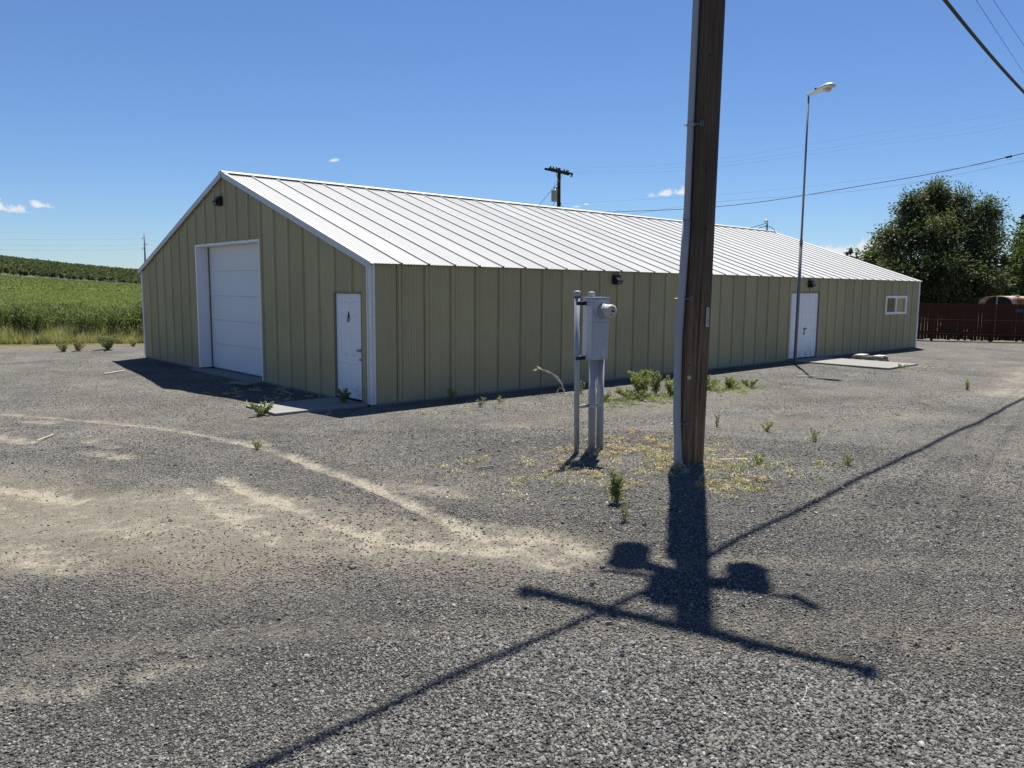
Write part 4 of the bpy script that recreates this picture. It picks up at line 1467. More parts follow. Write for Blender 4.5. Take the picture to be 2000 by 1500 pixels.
def plate(c, w, h, t, mat, name, off=0.0):
    b = MB()
    vs = []
    for o in (off, off + t):
        for a, z in ((-w, -h), (w, -h), (w, h), (-w, h)):
            vs.append(c + tan_ * a + Vector((0, 0, z)) + nrm * o)
    b.add(vs, [(0, 3, 2, 1), (4, 5, 6, 7), (0, 1, 5, 4), (1, 2, 6, 5), (2, 3, 7, 6), (3, 0, 4, 7)])
    return b.build(name, mat, up)
pl = plate(q, 0.026, 0.115, 0.004, "sticker", "number_plate")
for k in range(8):
    plate(q + Vector((0, 0, 0.092 - k * 0.026)), 0.012, 0.0075, 0.002, "lcd", "plate_character", 0.0042)
for z, l in ((1.25, -0.05), (2.9, 0.07), (4.3, -0.03), (3.6, 0.04), (4.9, 0.02)):
    MB()._lathe([(0.012, -0.004), (0.009, 0.006)], on_pole(z, l, 0.0), -V_, 8).build("bolt_head", "black", up)

# crossarm, braces, transformers (out of the frame, they cast the shadow)
AD = Vector((0.315, -0.949, 0)).normalized()
top = PB + LEAN * 9.95
ac = top - V_ * 0.19 - AD * 0.10
MB().beam(ac - AD * 1.19, ac + AD * 1.19, 0.095, 0.12).build("crossarm", "pole_far", up)
for s in (-1, 1):
    MB().beam(ac + AD * 0.55 * s - V_ * 0.055, PB + LEAN * 9.55 - V_ * 0.17, 0.035, 0.012, V_).build("arm_brace", "galv", up)
for s in (-1.12, -0.45, 0.45, 1.12):
    MB()._lathe([(0.015, 0.06), (0.015, 0.12), (0.055, 0.13), (0.06, 0.16), (0.035, 0.18), (0.05, 0.20), (0.02, 0.24)], ac + AD * s, Vector((0, 0, 1)), 12).build("insulator", "porcelain", up, True)
for off, zc in ((Vector((-0.05, 0.58, 0)), 8.25), (Vector((-0.27, 0.02, 0)), 8.55), (Vector((0.31, -0.28, 0)), 8.42)):
    c = PB + LEAN * zc + off
    can = MB()._lathe([(0.15, -0.40), (0.165, -0.38), (0.165, 0.32), (0.178, 0.325), (0.178, 0.35), (0.11, 0.40)], c, Vector((0, 0, 1)), 20).build("transformer", "can", up, True)
    MB()._lathe([(0.03, 0.40), (0.045, 0.46), (0.03, 0.5), (0.045, 0.54), (0.02, 0.62)], c + off.normalized() * 0.05, Vector((0, 0, 1)), 10).build("bushing", "porcelain", can, True)
    MB().beam(c - off.normalized() * 0.15 + Vector((0, 0, 0.22)), PB + LEAN * (zc + 0.22), 0.16, 0.10).build("mount_bracket", "galv", can)
cut = PB + LEAN * 8.85
MB().beam(cut + Vector((0.1, -0.1, 0)), cut + Vector((0.36, -0.60, 0.0)), 0.04, 0.05).tube([cut + Vector((0.34, -0.60, -0.12)), cut + Vector((0.40, -0.72, 0.20))], 0.05, 8).build("fuse_cutout", "porcelain", up)
MB().beam(cut + Vector((-0.12, 0.1, -0.4)), cut + Vector((-0.42, 0.58, -0.42)), 0.05, 0.05).build("bracket_arm", "galv", up)

# ---------------------------------------------------------------- overhead lines
def catenary(p0, p1, sag, n=24):
    p0, p1 = Vector(p0), Vector(p1)
    return [p0.lerp(p1, t) - Vector((0, 0, sag * 4 * t * (1 - t))) for t in np.linspace(0, 1, n)]

def cable(name, pts, r, mat, label, group=None):
    o = MB().tube(pts, r, 8).build(name, mat, None, True)
    return tag(o, label, "cable", group)

thick = catenary((0.62, -6.55, 8.35), (10.2, -5.66, 8.12), 0.10, 12)[:-1] + catenary((10.2, -5.66, 8.12), (18.95, -4.75, 7.92), 0.05, 10)[:-1] + catenary((18.95, -4.75, 7.92), (34, -3.2, 7.9), 0.10, 10)
cable("service_cable", thick, 0.038, "wire", "thick black overhead cable crossing the top right corner of the sky")
thickl = catenary((0.42, -6.6, 8.35), (-12.0, -7.45, 8.1), 0.20, 26)
cable("service_cable", thickl, 0.036, "wire", "thick overhead cable leaving the wooden pole towards the left, its shadow crossing the lower foreground")
for a, q1, q2, lab in ((1.12, (16.8, -4.45, 10.0), (36, -2.2, 9.9), "thin overhead wire nearest the top right corner of the sky"),
                       (0.45, (16.1, -4.25, 9.9), (36, -1.6, 9.7), "thin overhead wire between the thick cable and the corner wire")):
    p = ac + AD * a + Vector((0, 0, 0.22))
    cable("overhead_wire", catenary(p, q1, 0.05, 12)[:-1] + catenary(q1, q2, 0.05, 12), 0.0055, "wire", lab)

# far distribution pole behind the roof
fp = thing("distribution_pole", (30.78, 25.68, 0), "dark wooden power pole with transformer rising behind the white roof", "utility pole")
MB().tube([(30.85, 25.62, -0.3), (30.80, 25.66, 5), (30.78, 25.68, 10.25)], [0.16, 0.14, 0.115], 16).build("pole", "pole_far", fp, True)
fd = (Vector((31.38, 25.06, 0)) - Vector((30.19, 26.26, 0))).normalized()
fdir = (fd * 0.56 + Vector((0.67, 0.74, 0)) * 0.83).normalized()
ca = Vector((30.78, 25.68, 10.02))
nv = Vector((-0.66, -0.75, 0))
fside = Vector((fdir.y, -fdir.x, 0))
for s in (-1, 1):
    MB().beam(ca - fdir * 1.5 + fside * 0.15 * s, ca + fdir * 1.5 + fside * 0.15 * s, 0.10, 0.13).build("crossarm", "pole_far", fp)
for s in (-0.95, -0.7, -0.4, -0.2, 0.35, 0.6, 0.75):
    MB()._lathe([(0.015, 0.05), (0.05, 0.10), (0.055, 0.14), (0.03, 0.17), (0.045, 0.19), (0.015, 0.23)], ca + fdir * s * 1.3 + fside * 0.12, Vector((0, 0, 1)), 8).build("insulator", "porcelain", fp, True)
for s in (-1, 1):
    MB().beam(ca + fdir * 0.55 * s + nv * 0.16, Vector((30.78, 25.68, 9.3)) + nv * 0.12, 0.03, 0.02).build("arm_brace", "galv", fp)
dw = Vector((0.05, -1.0, -0.02)).normalized()
for k in range(2):
    MB()._lathe([(0.02, 0.02), (0.075, 0.06), (0.02, 0.09)], ca + fdir * 1.45 + dw * 0.1 * k + Vector((0, 0, -0.12)), dw, 8).build("insulator", "porcelain", fp, True)
tcn = Vector((30.56, 25.88, 8.42)) + nv * 0.1
can = MB()._lathe([(0.20, -0.38), (0.21, -0.36), (0.21, 0.30), (0.235, 0.31), (0.235, 0.34), (0.12, 0.40)], tcn, Vector((0, 0, 1)), 18).build("transformer", "can", fp, True)
MB()._lathe([(0.035, 0.36), (0.04, 0.55), (0.07, 0.57), (0.07, 0.60), (0.02, 0.64)], tcn, Vector((0, 0, 1)), 10).build("bushing", "can", can, True)
MB()._lathe([(0.03, 0.36), (0.035, 0.46), (0.02, 0.56)], tcn + Vector((0.1, -0.1, 0.03)), Vector((0, 0, 1)), 8).build("bushing", "porcelain", can, True)
for z in (-0.15, 0.25):
    MB().beam(tcn + Vector((0.1, -0.1, z)), Vector((30.8, 25.66, 8.42 + z)), 0.06, 0.05).build("mount_bracket", "galv", can)
MB().tube([tcn + Vector((0.05, -0.02, -0.38)), tcn + Vector((-0.1, 0.05, -0.75)), tcn + Vector((-0.05, 0.0, -1.15)), tcn + Vector((0.15, -0.15, -1.25))], 0.016, 6).build("drip_loop", "wire", fp)
MB().tube([Vector((30.78, 25.68, 9.2)) + nv * 0.12, tcn + Vector((0.02, -0.0, 1.0)), tcn + Vector((0, 0, 0.64))], 0.010, 6).build("jumper", "wire", fp)
MB().tube([Vector((30.78, 25.68, 9.35)), (29.2, 27.2, 6.8), (27.0, 29.3, 3.2), (25.2, 31.0, 0.0)], 0.016, 6).build("guy_wire", "galv", fp)
MB().tube([Vector((30.86, 25.6, 7.85)), (31.9, 24.6, 6.75), (34.5, 22.0, 4.0), (38.0, 18.6, 0.0)], 0.016, 6).build("guy_wire", "galv", fp)
for z in (7.9, 7.55, 7.2):
    MB()._lathe([(0.03, -0.04), (0.04, 0.0), (0.03, 0.04)], Vector((30.86, 25.56, z)) + nv * 0.1, Vector((0, 0, 1)), 8).build("spool_insulator", "porcelain", fp)

def poly_wire(pts, n=8):
    P = [np.array(p, float) for p in pts]
    P = [2 * P[0] - P[1]] + P + [2 * P[-1] - P[-2]]
    out = []
    for i in range(1, len(P) - 2):
        for t in np.linspace(0, 1, n, endpoint=False):
            a, b, c, d = P[i - 1], P[i], P[i + 1], P[i + 2]
            out.append(0.5 * ((2 * b) + (-a + c) * t + (2 * a - 5 * b + 4 * c - d) * t * t + (-a + 3 * b - 3 * c + d) * t ** 3))
    out.append(P[-2])
    return out
for pts, r, lab in (
        ([(30.6, 25.9, 10.2), (32.52, 16.68, 9.79), (31.17, 5.07, 9.72), (28.95, -1.97, 9.42), (24.5, -12, 9.6)], 0.0045, "topmost thin power line running right from the far pole"),
        ([(31.3, 25.2, 10.0), (32.52, 16.67, 9.56), (31.18, 5.05, 9.34), (28.95, -2.0, 9.07), (24.5, -12, 9.2)], 0.0045, "second thin power line below the topmost one from the far pole"),
        ([(31.5, 24.9, 9.9), (32.5, 16.67, 9.36), (31.18, 5.05, 9.16), (28.95, -2.0, 8.85), (24.5, -12, 9.0)], 0.0045, "third thin power line from the far pole's crossarm end"),
        ([(31.0, 25.4, 7.9), (32.33, 14.31, 7.69), (31.22, 4.95, 7.59), (28.98, -2.1, 7.56), (24.5, -12, 7.9)], 0.0045, "thin wire just above the twisted cable right of the lamp post"),
        ([(31.0, 25.4, 7.25), (32.34, 14.29, 7.02), (31.22, 4.94, 7.35), (29.32, -1.46, 7.68), (24.5, -12, 8.6)], 0.016, "dark twisted service cable sagging low over the white roof"),
        ([(31.81, 21.61, 6.85), (32.34, 14.3, 7.30), (30.77, 4.73, 7.06), (28.98, -2.11, 7.42), (24.5, -12, 8.0)], 0.007, "lowest thin wire crossing beneath the twisted cable"),
):
    cable("power_line", poly_wire(pts), r, "wire_far" if r < 0.012 else "wire", lab)
tag(MB().tube([(29.36, -1.36, 7.68), (29.26, -1.58, 7.69)], 0.045, 8).build("cable_splice", "wire", None, True), "small dark splice on the twisted cable near the right edge", "splice")

# transmission pole at the far left
tp = thing("transmission_pole", (139.9, 465.4, 0), "tall slender transmission pole far off beside the left roof edge", "utility pole")
MB().tube([(139.9, 465.4, 0), (140.4, 465.3, 32.1)], [0.65, 0.32], 10).build("pole", "lamp_pole", tp, True)
for z, s in ((28.6, -1), (25.4, 1), (22.8, -1)):
    MB().beam((140.3, 465.3, z), (140.3 + 1.6 * s, 465.3, z + 0.2), 0.25, 0.25).build("insulator_arm", "galv", tp)
    MB().tube([(140.3, 465.3, z + 1.6), (140.3 + 1.6 * s, 465.3, z + 0.3)], 0.1, 6).build("arm_brace", "galv", tp)
for k, (z1_, z0_, zr) in enumerate(((28.65, 24.6, 24.5), (25.47, 22.2, 21.5), (22.87, 19.8, 19.4), (32.0, 27.7, 28.0))):
    s = (-1.6, 1.6, -1.6, 0)[k]
    pts = catenary((-40, 440, z0_ + 3.0), (140.3 + s, 465.3, z1_ + 0.2), 3.6, 16)
    pts2 = catenary((140.3 + s, 465.3, z1_ + 0.2), (330, 470, zr - 6), 4.0, 14)
    cable("transmission_line", pts + pts2[1:], 0.055 if k < 3 else 0.03, "wire_far", ("upper of the three dark transmission lines at left", "middle of the three dark transmission lines at left",
          "lowest of the three dark transmission lines at left", "faint shield wire at the top of the transmission pole")[k])

# wheel-line irrigation out in the field
wl_ = thing("wheel_line", (60, 330, 3), "wheel-line irrigation pipe with wheels across the green field", "irrigation line")
xs_ = np.linspace(20, 112, 15)
yy_ = 330.0
ring_pts = [(0.0, math.cos(a), math.sin(a)) for a in np.linspace(0, 2 * math.pi, 17)]
wmesh = MB()
wmesh.tube([(p[0], p[1] * 0.85, p[2] * 0.85) for p in ring_pts], 0.06, 5, False)
for k in range(4):
    a = k * math.pi / 4
    wmesh.tube([(0, -0.85 * math.cos(a), -0.85 * math.sin(a)), (0, 0.85 * math.cos(a), 0.85 * math.sin(a))], 0.025, 4)
wme = wmesh.mesh("wheel", "galv")
MB().tube([(x, yy_, float(field_z(x, yy_)) + 0.95) for x in xs_], 0.07, 6).build("pipe", "galv", wl_)
for x in xs_:
    o = link("wheel", wme, wl_)
    o.location = (x, yy_, float(field_z(x, yy_)) + 0.9)
    o.rotation_euler = (0, 0, R(35))
x = 84.5
z = float(field_z(x, yy_))
MB().box((x - 1.0, yy_ - 0.5, z + 0.6), (x + 1.0, yy_ + 0.5, z + 1.3)).build("drive_unit", "galv", wl_)
for s in (-2.2, -1.4, 1.4, 2.2):
    o = link("wheel", wme, wl_)
    o.location = (x + s, yy_ - 0.3, z + 0.9)
    o.rotation_euler = (0, 0, R(70))

# ================================================================== board fence, sign, rusty tank
FA, FB = Vector((30.30, 1.93, 0)), Vector((32.55, -1.72, 0))
fdv = (FB - FA).normalized()
fnv = Vector((-abs(fdv.y), -abs(fdv.x), 0)).normalized()      # towards the camera
fc = thing("board_fence", FA, "dark red board fence with light showing through gaps", "fence")
fh = 1.69
boards = {}
bw = 0.136
p0 = FA - fdv * 2.0
nb_ = 64
for k in range(nb_):
    w = bw - random.choice((0.002, 0.003, 0.004, 0.006, 0.011, 0.016))
    h = fh + random.uniform(-0.012, 0.012)
    c = 0.022
    z0 = 0.03 + random.choice((0, 0, 0.0, 0.03, 0.05))
    b = MB()
    pr = [(-w / 2, z0), (w / 2, z0), (w / 2, h - c), (w / 2 - c, h), (-w / 2 + c, h), (-w / 2, h - c)]
    q = p0 + fdv * (bw * k)
    jit = random.uniform(-0.004, 0.004)
    vs = [q + fdv * a + fnv * (jit) + Vector((0, 0, z)) for a, z in pr] + [q + fdv * a + fnv * (jit - 0.018) + Vector((0, 0, z)) for a, z in pr]
    b.add(vs, [tuple(range(6)), tuple(range(11, 5, -1))] + [(i, (i + 1) % 6, 6 + (i + 1) % 6, 6 + i) for i in range(6)])
    b.build("board", "fence", fc)
for z in (0.35, 1.35):
    MB().beam(p0 - fnv * 0.05 + Vector((0, 0, z)), p0 + fdv * bw * nb_ - fnv * 0.05 + Vector((0, 0, z)), 0.04, 0.09).build("rail", "fence", fc)
for k in range(4):
    q = p0 + fdv * (0.2 + k * 2.4) - fnv * 0.12
    MB().box((q.x - 0.045, q.y - 0.045, -0.2), (q.x + 0.045, q.y + 0.045, 1.6)).build("post", "fence", fc)
for z in (0.97, 0.33):
    MB().tube(catenary(p0 + fnv * 0.06 + Vector((0, 0, z + 0.02)), p0 + fdv * bw * nb_ + fnv * 0.06 + Vector((0, 0, z)), 0.02, 14), 0.007, 6).build("wire_strand", "rust_track", fc)
sc0 = FA + fdv * 4.0 + fnv * 0.02
sg = MB()
vs = []
for o in (0.0, 0.012):
    for a, z in ((-0.17, -0.085), (0.17, -0.085), (0.17, 0.085), (-0.17, 0.085)):
        vs.append(sc0 + fdv * a + fnv * o + Vector((0, 0, 1.40 + z + a * 0.05)))
sgn = sg.add(vs, [(0, 3, 2, 1), (4, 5, 6, 7), (0, 1, 5, 4), (1, 2, 6, 5), (2, 3, 7, 6), (3, 0, 4, 7)]).build("sign", "sign")
tag(sgn, "small dark navy sign fixed near the top of the red fence", "sign")
for zz in (0.04, 0.0, -0.04):
    vs = [sc0 + fdv * a + fnv * 0.0135 + Vector((0, 0, 1.40 + z + zz + a * 0.05)) for a, z in ((-0.12, -0.008), (0.12, -0.008), (0.12, 0.008), (-0.12, 0.008))]
    MB().add(vs, [(0, 1, 2, 3)]).build("print_line", "sign_mark", sgn)

# rusty half-round shell standing behind the fence
tk = thing("rusty_shell_canopy", (36.5, 0.7, 0), "rusty white rounded metal shell with open end showing above the red fence", "canopy")
ta, tb = Vector((36.28, 1.41, 0)), Vector((36.71, -0.05, 0))
tdir = (tb - ta).normalized()
tw = (tb - ta).length
tback = Vector((0.75, -0.62, 0)).normalized() * 2.6
arch = []
for a in np.linspace(0, math.pi, 19):
    ca_, sa_ = math.cos(a), math.sin(a)
    u = 0.5 - 0.5 * math.copysign(abs(ca_) ** 0.62, ca_)
    z = 1.30 + 0.72 * abs(sa_) ** 0.62
    arch.append((u, z))
arch = [(0.0, 0.0)] + arch + [(1.0, 0.0)]
vs, fs = [], []
nseg = 6
for inner in (0, 1):
    for s in range(nseg + 1):
        for u, z in arch:
            uu = 0.5 + (u - 0.5) * (1 - 0.05 * inner)
            zz = z - 0.035 * inner * (1 if z > 0 else 0) + 0.014 * (s % 2)
            vs.append(ta + tdir * tw * uu + tback * (s / nseg) + Vector((0, 0, zz)))
na = len(arch)
for inner in (0, 1):
    o = inner * (nseg + 1) * na
    for s in range(nseg):
        for k in range(na - 1):
            q = (o + s * na + k, o + s * na + k + 1, o + (s + 1) * na + k + 1, o + (s + 1) * na + k)
            fs.append(q if not inner else q[::-1])
o = (nseg + 1) * na
for k in range(na - 1):
    fs.append((k, o + k, o + k + 1, k + 1))
MB().add(vs, fs).build("shell", "tank", tk)
eb = [ta + tdir * tw * u + tback + Vector((0, 0, z)) for u, z in arch]
MB().add(eb, [tuple(range(len(eb)))]).build("end_wall", "tank", tk)
bk = [ta + tdir * tw * (0.5 + (u - 0.5) * 0.90) + tback * 0.10 + Vector((0, 0, max(0.0, z - 0.06))) for u, z in arch]
MB().add(bk, [tuple(range(len(bk)))]).build("shade_sheet", "dark_sheet", tk)  # added near-black sheet, stands in for the shade inside the shell
MB().tube([ta + tdir * tw * 0.53, ta + tdir * tw * 0.53 + Vector((0, 0, 2.02))], 0.03, 8).build("post", "galv", tk)
for t in (0.35, 0.8):
    q = ta + tdir * tw * 0.55 + tback * t + Vector((0, 0, 2.03))
    MB().box((q.x - 0.14, q.y - 0.14, q.z), (q.x + 0.14, q.y + 0.14, q.z + 0.05)).build("roof_vent", "block", tk)


# ================================================================== trees
def limb_mesh(b, p0, p1, r0, r1, r, bend=0.15):
    p0, p1 = Vector(p0), Vector(p1)
    m_ = p0.lerp(p1, 0.5) + Vector(r.normal(0, bend, 3)) * (p1 - p0).length * 0.5
    b.tube([p0, p0.lerp(m_, 0.6), m_.lerp(p1, 0.4), p1], [r0, r0 * 0.8, (r0 + r1) * 0.45, r1], 7)


def broadleaf(name, base, height, lobes, leaf, label, nclump, leaf_L, leaf_W, seed, per=12):
    r = np.random.default_rng(seed)
    t = thing(name, base, label, "tree")
    b = MB()
    base = Vector(base)
    fork = base + Vector((0, 0, height * 0.22))
    b.tube([base - Vector((0, 0, 0.2)), base + Vector((0.05, 0, height * 0.1)), fork], [height * 0.036, height * 0.03, height * 0.026], 10)
    for c, rad in lobes:
        limb_mesh(b, fork, Vector(c), height * 0.018, 0.03, r)
    b.build("trunk", "bark", t)
    wts = np.array([np.prod(rad) ** (2 / 3) for _, rad in lobes])
    wts /= wts.sum()
    V, F, off = [], [], 0
    for (c, rad), wgt in zip(lobes, wts):
        k = max(8, int(nclump * wgt))
        d = rdir(k, r)
        rr = r.random(k) ** 0.42
        lump = 0.82 + 0.22 * np.sin(d[:, 0] * 6 + c[0]) * np.cos(d[:, 2] * 5 + c[1]) + r.normal(0, 0.07, k)
        cc = np.array(c) + d * (rr * lump)[:, None] * np.array(rad)
        # each clump: a drooping spray of leaflets
        axis_ = d * 0.7 + rdir(k, r) * 0.6 + np.array([0, 0, 0.25])
        axis_ /= np.linalg.norm(axis_, axis=1, keepdims=True)
        tt = r.random((k, per))
        spread = rdir(k * per, r).reshape(k, per, 3) * 0.22
        lc = cc[:, None, :] + axis_[:, None, :] * (tt * 0.7 - 0.2)[..., None] + spread * (0.7 + tt[..., None])
        ld = axis_[:, None, :] * 0.5 + spread * 2.5 + np.array([0, 0, -0.35])
        nn = rdir(k * per, r) + np.array([0, 0, 0.8])
        v, f = leaf_quads(lc.reshape(-1, 3), ld.reshape(-1, 3), nn, leaf_L * r.uniform(0.6, 1.25, k * per), leaf_W * r.uniform(0.6, 1.25, k * per))
        V.append(v)
        F.append(f + off)
        off += len(v)
    link("crown", np_mesh("crown", np.concatenate(V), np.concatenate(F), leaf), t)
    return t


def pxd(x, y, D):
    """a point D metres away along a bearing given in photograph pixels (used once, to lay the trees out)"""
    d = c_f + c_r * ((x - 1000) / 1529.52) - c_u * ((y - 750) / 1529.52)
    return CAM + d * (D / math.hypot(d.x, d.y))


def lobes_from(spec):
    return [(tuple(pxd(x, y, D)), rad) for x, y, D, rad in spec]


ash = lobes_from([(1760, 475, 50, (0.95, 1.0, 1.0)), (1777, 430, 51, (0.85, 0.9, 0.85)), (1825, 412, 52, (1.05, 1.1, 1.0)), (1835, 470, 50, (1.4, 1.4, 1.4)),
                  (1872, 430, 51, (0.8, 0.9, 0.8)), (1905, 445, 52, (0.95, 1.0, 0.9)), (1930, 462, 53, (0.75, 0.9, 0.85)), (1910, 505, 51, (1.25, 1.3, 1.3)), (1772, 540, 49, (1.25, 1.3, 1.3)),
                  (1850, 540, 49, (1.6, 1.6, 1.5)), (1915, 560, 49.5, (1.25, 1.3, 1.2)), (1745, 520, 51, (0.7, 0.7, 0.7)), (1790, 590, 49.5, (1.7, 1.5, 1.0)), (1870, 600, 49.5, (1.7, 1.5, 1.0)),
                  (1830, 383, 52, (0.75, 0.75, 0.7)), (1785, 396, 51, (0.6, 0.6, 0.55)), (1876, 392, 51.5, (0.55, 0.55, 0.5)), (1920, 410, 52, (0.6, 0.6, 0.55)), (1733, 465, 50.5, (0.6, 0.6, 0.6)),
                  (1828, 375, 52, (0.4, 0.4, 0.45)), (1768, 402, 51, (0.35, 0.35, 0.45)), (1940, 420, 52.5, (0.45, 0.45, 0.45))])
gb_ = pxd(1850, 600, 51)
broadleaf("ash_tree", (gb_.x, gb_.y, 0), 8.2, ash, "leaf_ash", "large dark leafy tree towering behind the red fence", 5200, 0.20, 0.085, 71, 14)
lef = lobes_from([(1712, 505, 60, (1.1, 1.1, 1.0)), (1735, 520, 60, (1.3, 1.2, 1.1)), (1700, 525, 60, (0.9, 0.9, 0.7))])
gb_ = pxd(1722, 600, 60)
broadleaf("small_tree", (gb_.x, gb_.y, 0), 4.6, lef, "leaf_light", "smaller paler tree just left of the large dark tree", 420, 0.26, 0.12, 72)
rgt = lobes_from([(1992, 515, 56, (1.1, 1.1, 1.3)), (2015, 470, 57, (1.2, 1.2, 1.3)), (1985, 560, 55, (1.0, 1.0, 1.0)), (2040, 530, 57, (1.6, 1.5, 1.6))])
gb_ = pxd(2010, 600, 57)
broadleaf("bright_tree", (gb_.x, gb_.y, 0), 6.5, rgt, "leaf_light", "lighter green leafy tree at the right picture edge", 620, 0.26, 0.12, 73)


def conifer(name, base, h, rad, mat, label, seed, nw=16, z_start=0.08, dens=1.0, bough=0.5):
    r = np.random.default_rng(seed)
    t = thing(name, base, label, "tree")
    base = Vector(base)
    MB().tube([base - Vector((0, 0, 0.2)), base + Vector((0, 0, h * 0.6)), base + Vector((0, 0, h))], [h * 0.022, h * 0.012, 0.008], 8).build("trunk", "bark", t)
    C_, D_ = [], []
    for w in range(nw):
        f = (w + r.random() * 0.5) / nw
        z = h * (z_start + (1 - z_start) * f)
        R_ = rad * (1 - f) ** 0.8 * r.uniform(0.8, 1.15) + 0.06
        nbr = int(5 + 5 * (1 - f))
        for k in range(nbr):
            a = 2 * math.pi * (k + r.random()) / nbr
            ln = R_ * r.uniform(0.7, 1.1)
            nn = max(6, int(26 * ln * dens / max(rad, 0.5)) + 6)
            s = r.random(nn) ** 0.7
            x = np.cos(a) * ln * s
            y = np.sin(a) * ln * s
            zz = z - 0.28 * ln * s + 0.18 * ln * s * s
            c = np.stack([x, y, zz], 1) + r.normal(0, 0.06 * bough + 0.05 * ln * 0.5, (nn, 3))
            C_.append(c)
            D_.append(np.stack([np.cos(a) + r.normal(0, 0.6, nn), np.sin(a) + r.normal(0, 0.6, nn), r.normal(0.05, 0.35, nn)], 1))
    # leader shoots
    k = 20
    C_.append(np.stack([r.normal(0, 0.04, k), r.normal(0, 0.04, k), h * (1 - 0.12 * r.random(k))], 1))
    D_.append(np.stack([r.normal(0, 0.4, k), r.normal(0, 0.4, k), np.ones(k)], 1))
    c, d = np.concatenate(C_) + np.array(base), np.concatenate(D_)
    v, f = leaf_quads(c, d, rdir(len(c), r), 0.30 * r.uniform(0.6, 1.2, len(c)), 0.10 * r.uniform(0.7, 1.3, len(c)))
    link("crown", np_mesh("crown", v, f, mat), t)
    return t


q = pxd(1983, 600, 58)
conifer("tall_spruce", (q.x, q.y, 0), 7.0, 1.35, "needle", "slim spruce whose open top stands right of the large dark tree", 81, 20, dens=1.2)
q = pxd(1955, 600, 51.0)
conifer("young_spruce", (q.x, q.y, 0), 4.2, 1.7, "needle_light", "pale young spruce directly behind the rusty shell", 82, 18, dens=2.4)
q = pxd(1996, 600, 51.5)
conifer("young_spruce", (q.x, q.y, 0), 4.7, 1.6, "needle_light", "taller pale spruce at the right edge beside the rusty shell", 83, 18, dens=2.4)
for i, (x, D, h, rad, lab) in enumerate(((1655, 92, 6.95, 0.75, "tallest dark cedar tip peeking over the roof slope"), (1648, 93, 6.5, 0.55, "dark cedar tip left of the tallest one over the roof slope"),
                                         (1667, 92, 6.45, 0.55, "pointed dark cedar tip right of the tallest one over the roof slope"), (1681, 94, 5.75, 0.6, "low dark cedar tip nearest the leafy trees over the roof slope"))):
    q = pxd(x, 600, D)
    conifer("cedar_tree", (q.x, q.y, 0), h, rad * 1.6, "needle", lab, 90 + i, 16, dens=3.0, bough=1.4)["group"] = "cedars behind the roof"


# ================================================================== weeds
def weed_mesh(seed, h, spread, nst, nleaf, L, Wd, mat, lean=0.5, branch=3):
    r = np.random.default_rng(seed)
    b = MB()
    C_, D_ = [], []
    for s in range(nst):
        a = r.uniform(0, 6.28)
        tip = np.array([math.cos(a) * spread * r.random() ** 0.5, math.sin(a) * spread * r.random() ** 0.5, h * r.uniform(0.55, 1.0)])
        root = np.array([r.normal(0, 0.012), r.normal(0, 0.012), -0.03])
        ctrl = root + (tip - root) * 0.5 + np.array([0, 0, h * 0.12]) * lean
        P = lambda t: (1 - t) ** 2 * root + 2 * t * (1 - t) * ctrl + t * t * tip
        b.tube([P(t) for t in (0, 0.35, 0.7, 1.0)], [0.0045 + h * 0.004, 0.004 + h * 0.002, 0.003, 0.0015], 3, False)
        n_ = max(6, int(nleaf / nst))
        tt = 0.12 + 0.88 * r.random(n_) ** 0.8
        for t in tt:
            p = P(t)
            dv = r.normal(0, 1, 3)
            dv[2] = abs(dv[2]) * 0.8 + 0.2
            dv /= np.linalg.norm(dv)
            C_.append(p + dv * (L * 0.5 + branch * 0.022 * h * r.random() * (1.2 - t) * 2.5))
            D_.append(dv + np.array([0, 0, 0.25]))
    c, d = np.array(C_), np.array(D_)
    v, f = leaf_quads(c, d, rdir(len(c), r), L * r.uniform(0.5, 1.2, len(c)), Wd * r.uniform(0.6, 1.2, len(c)))
    return b, v, f


def weed(x, y, h, spread, nst, nleaf, L, Wd, mat, label, seed, name="weed", branch=3, z=None):
    zz = float(ground_z(np.array([x]), np.array([y]))[0]) if z is None else z
    t = thing(name, (x, y, zz), label, "weed")
    b, v, f = weed_mesh(seed, h * 0.84, spread, nst, int(nleaf * (2.0 if nleaf >= 200 else 0.9)), L * 0.95, Wd * 1.1, mat, branch=branch)
    s = b.build("stems", "stem", None)
    s.parent = t
    o = link("leaves", np_mesh("leaves", v, f, mat))
    o.parent = t
    return t


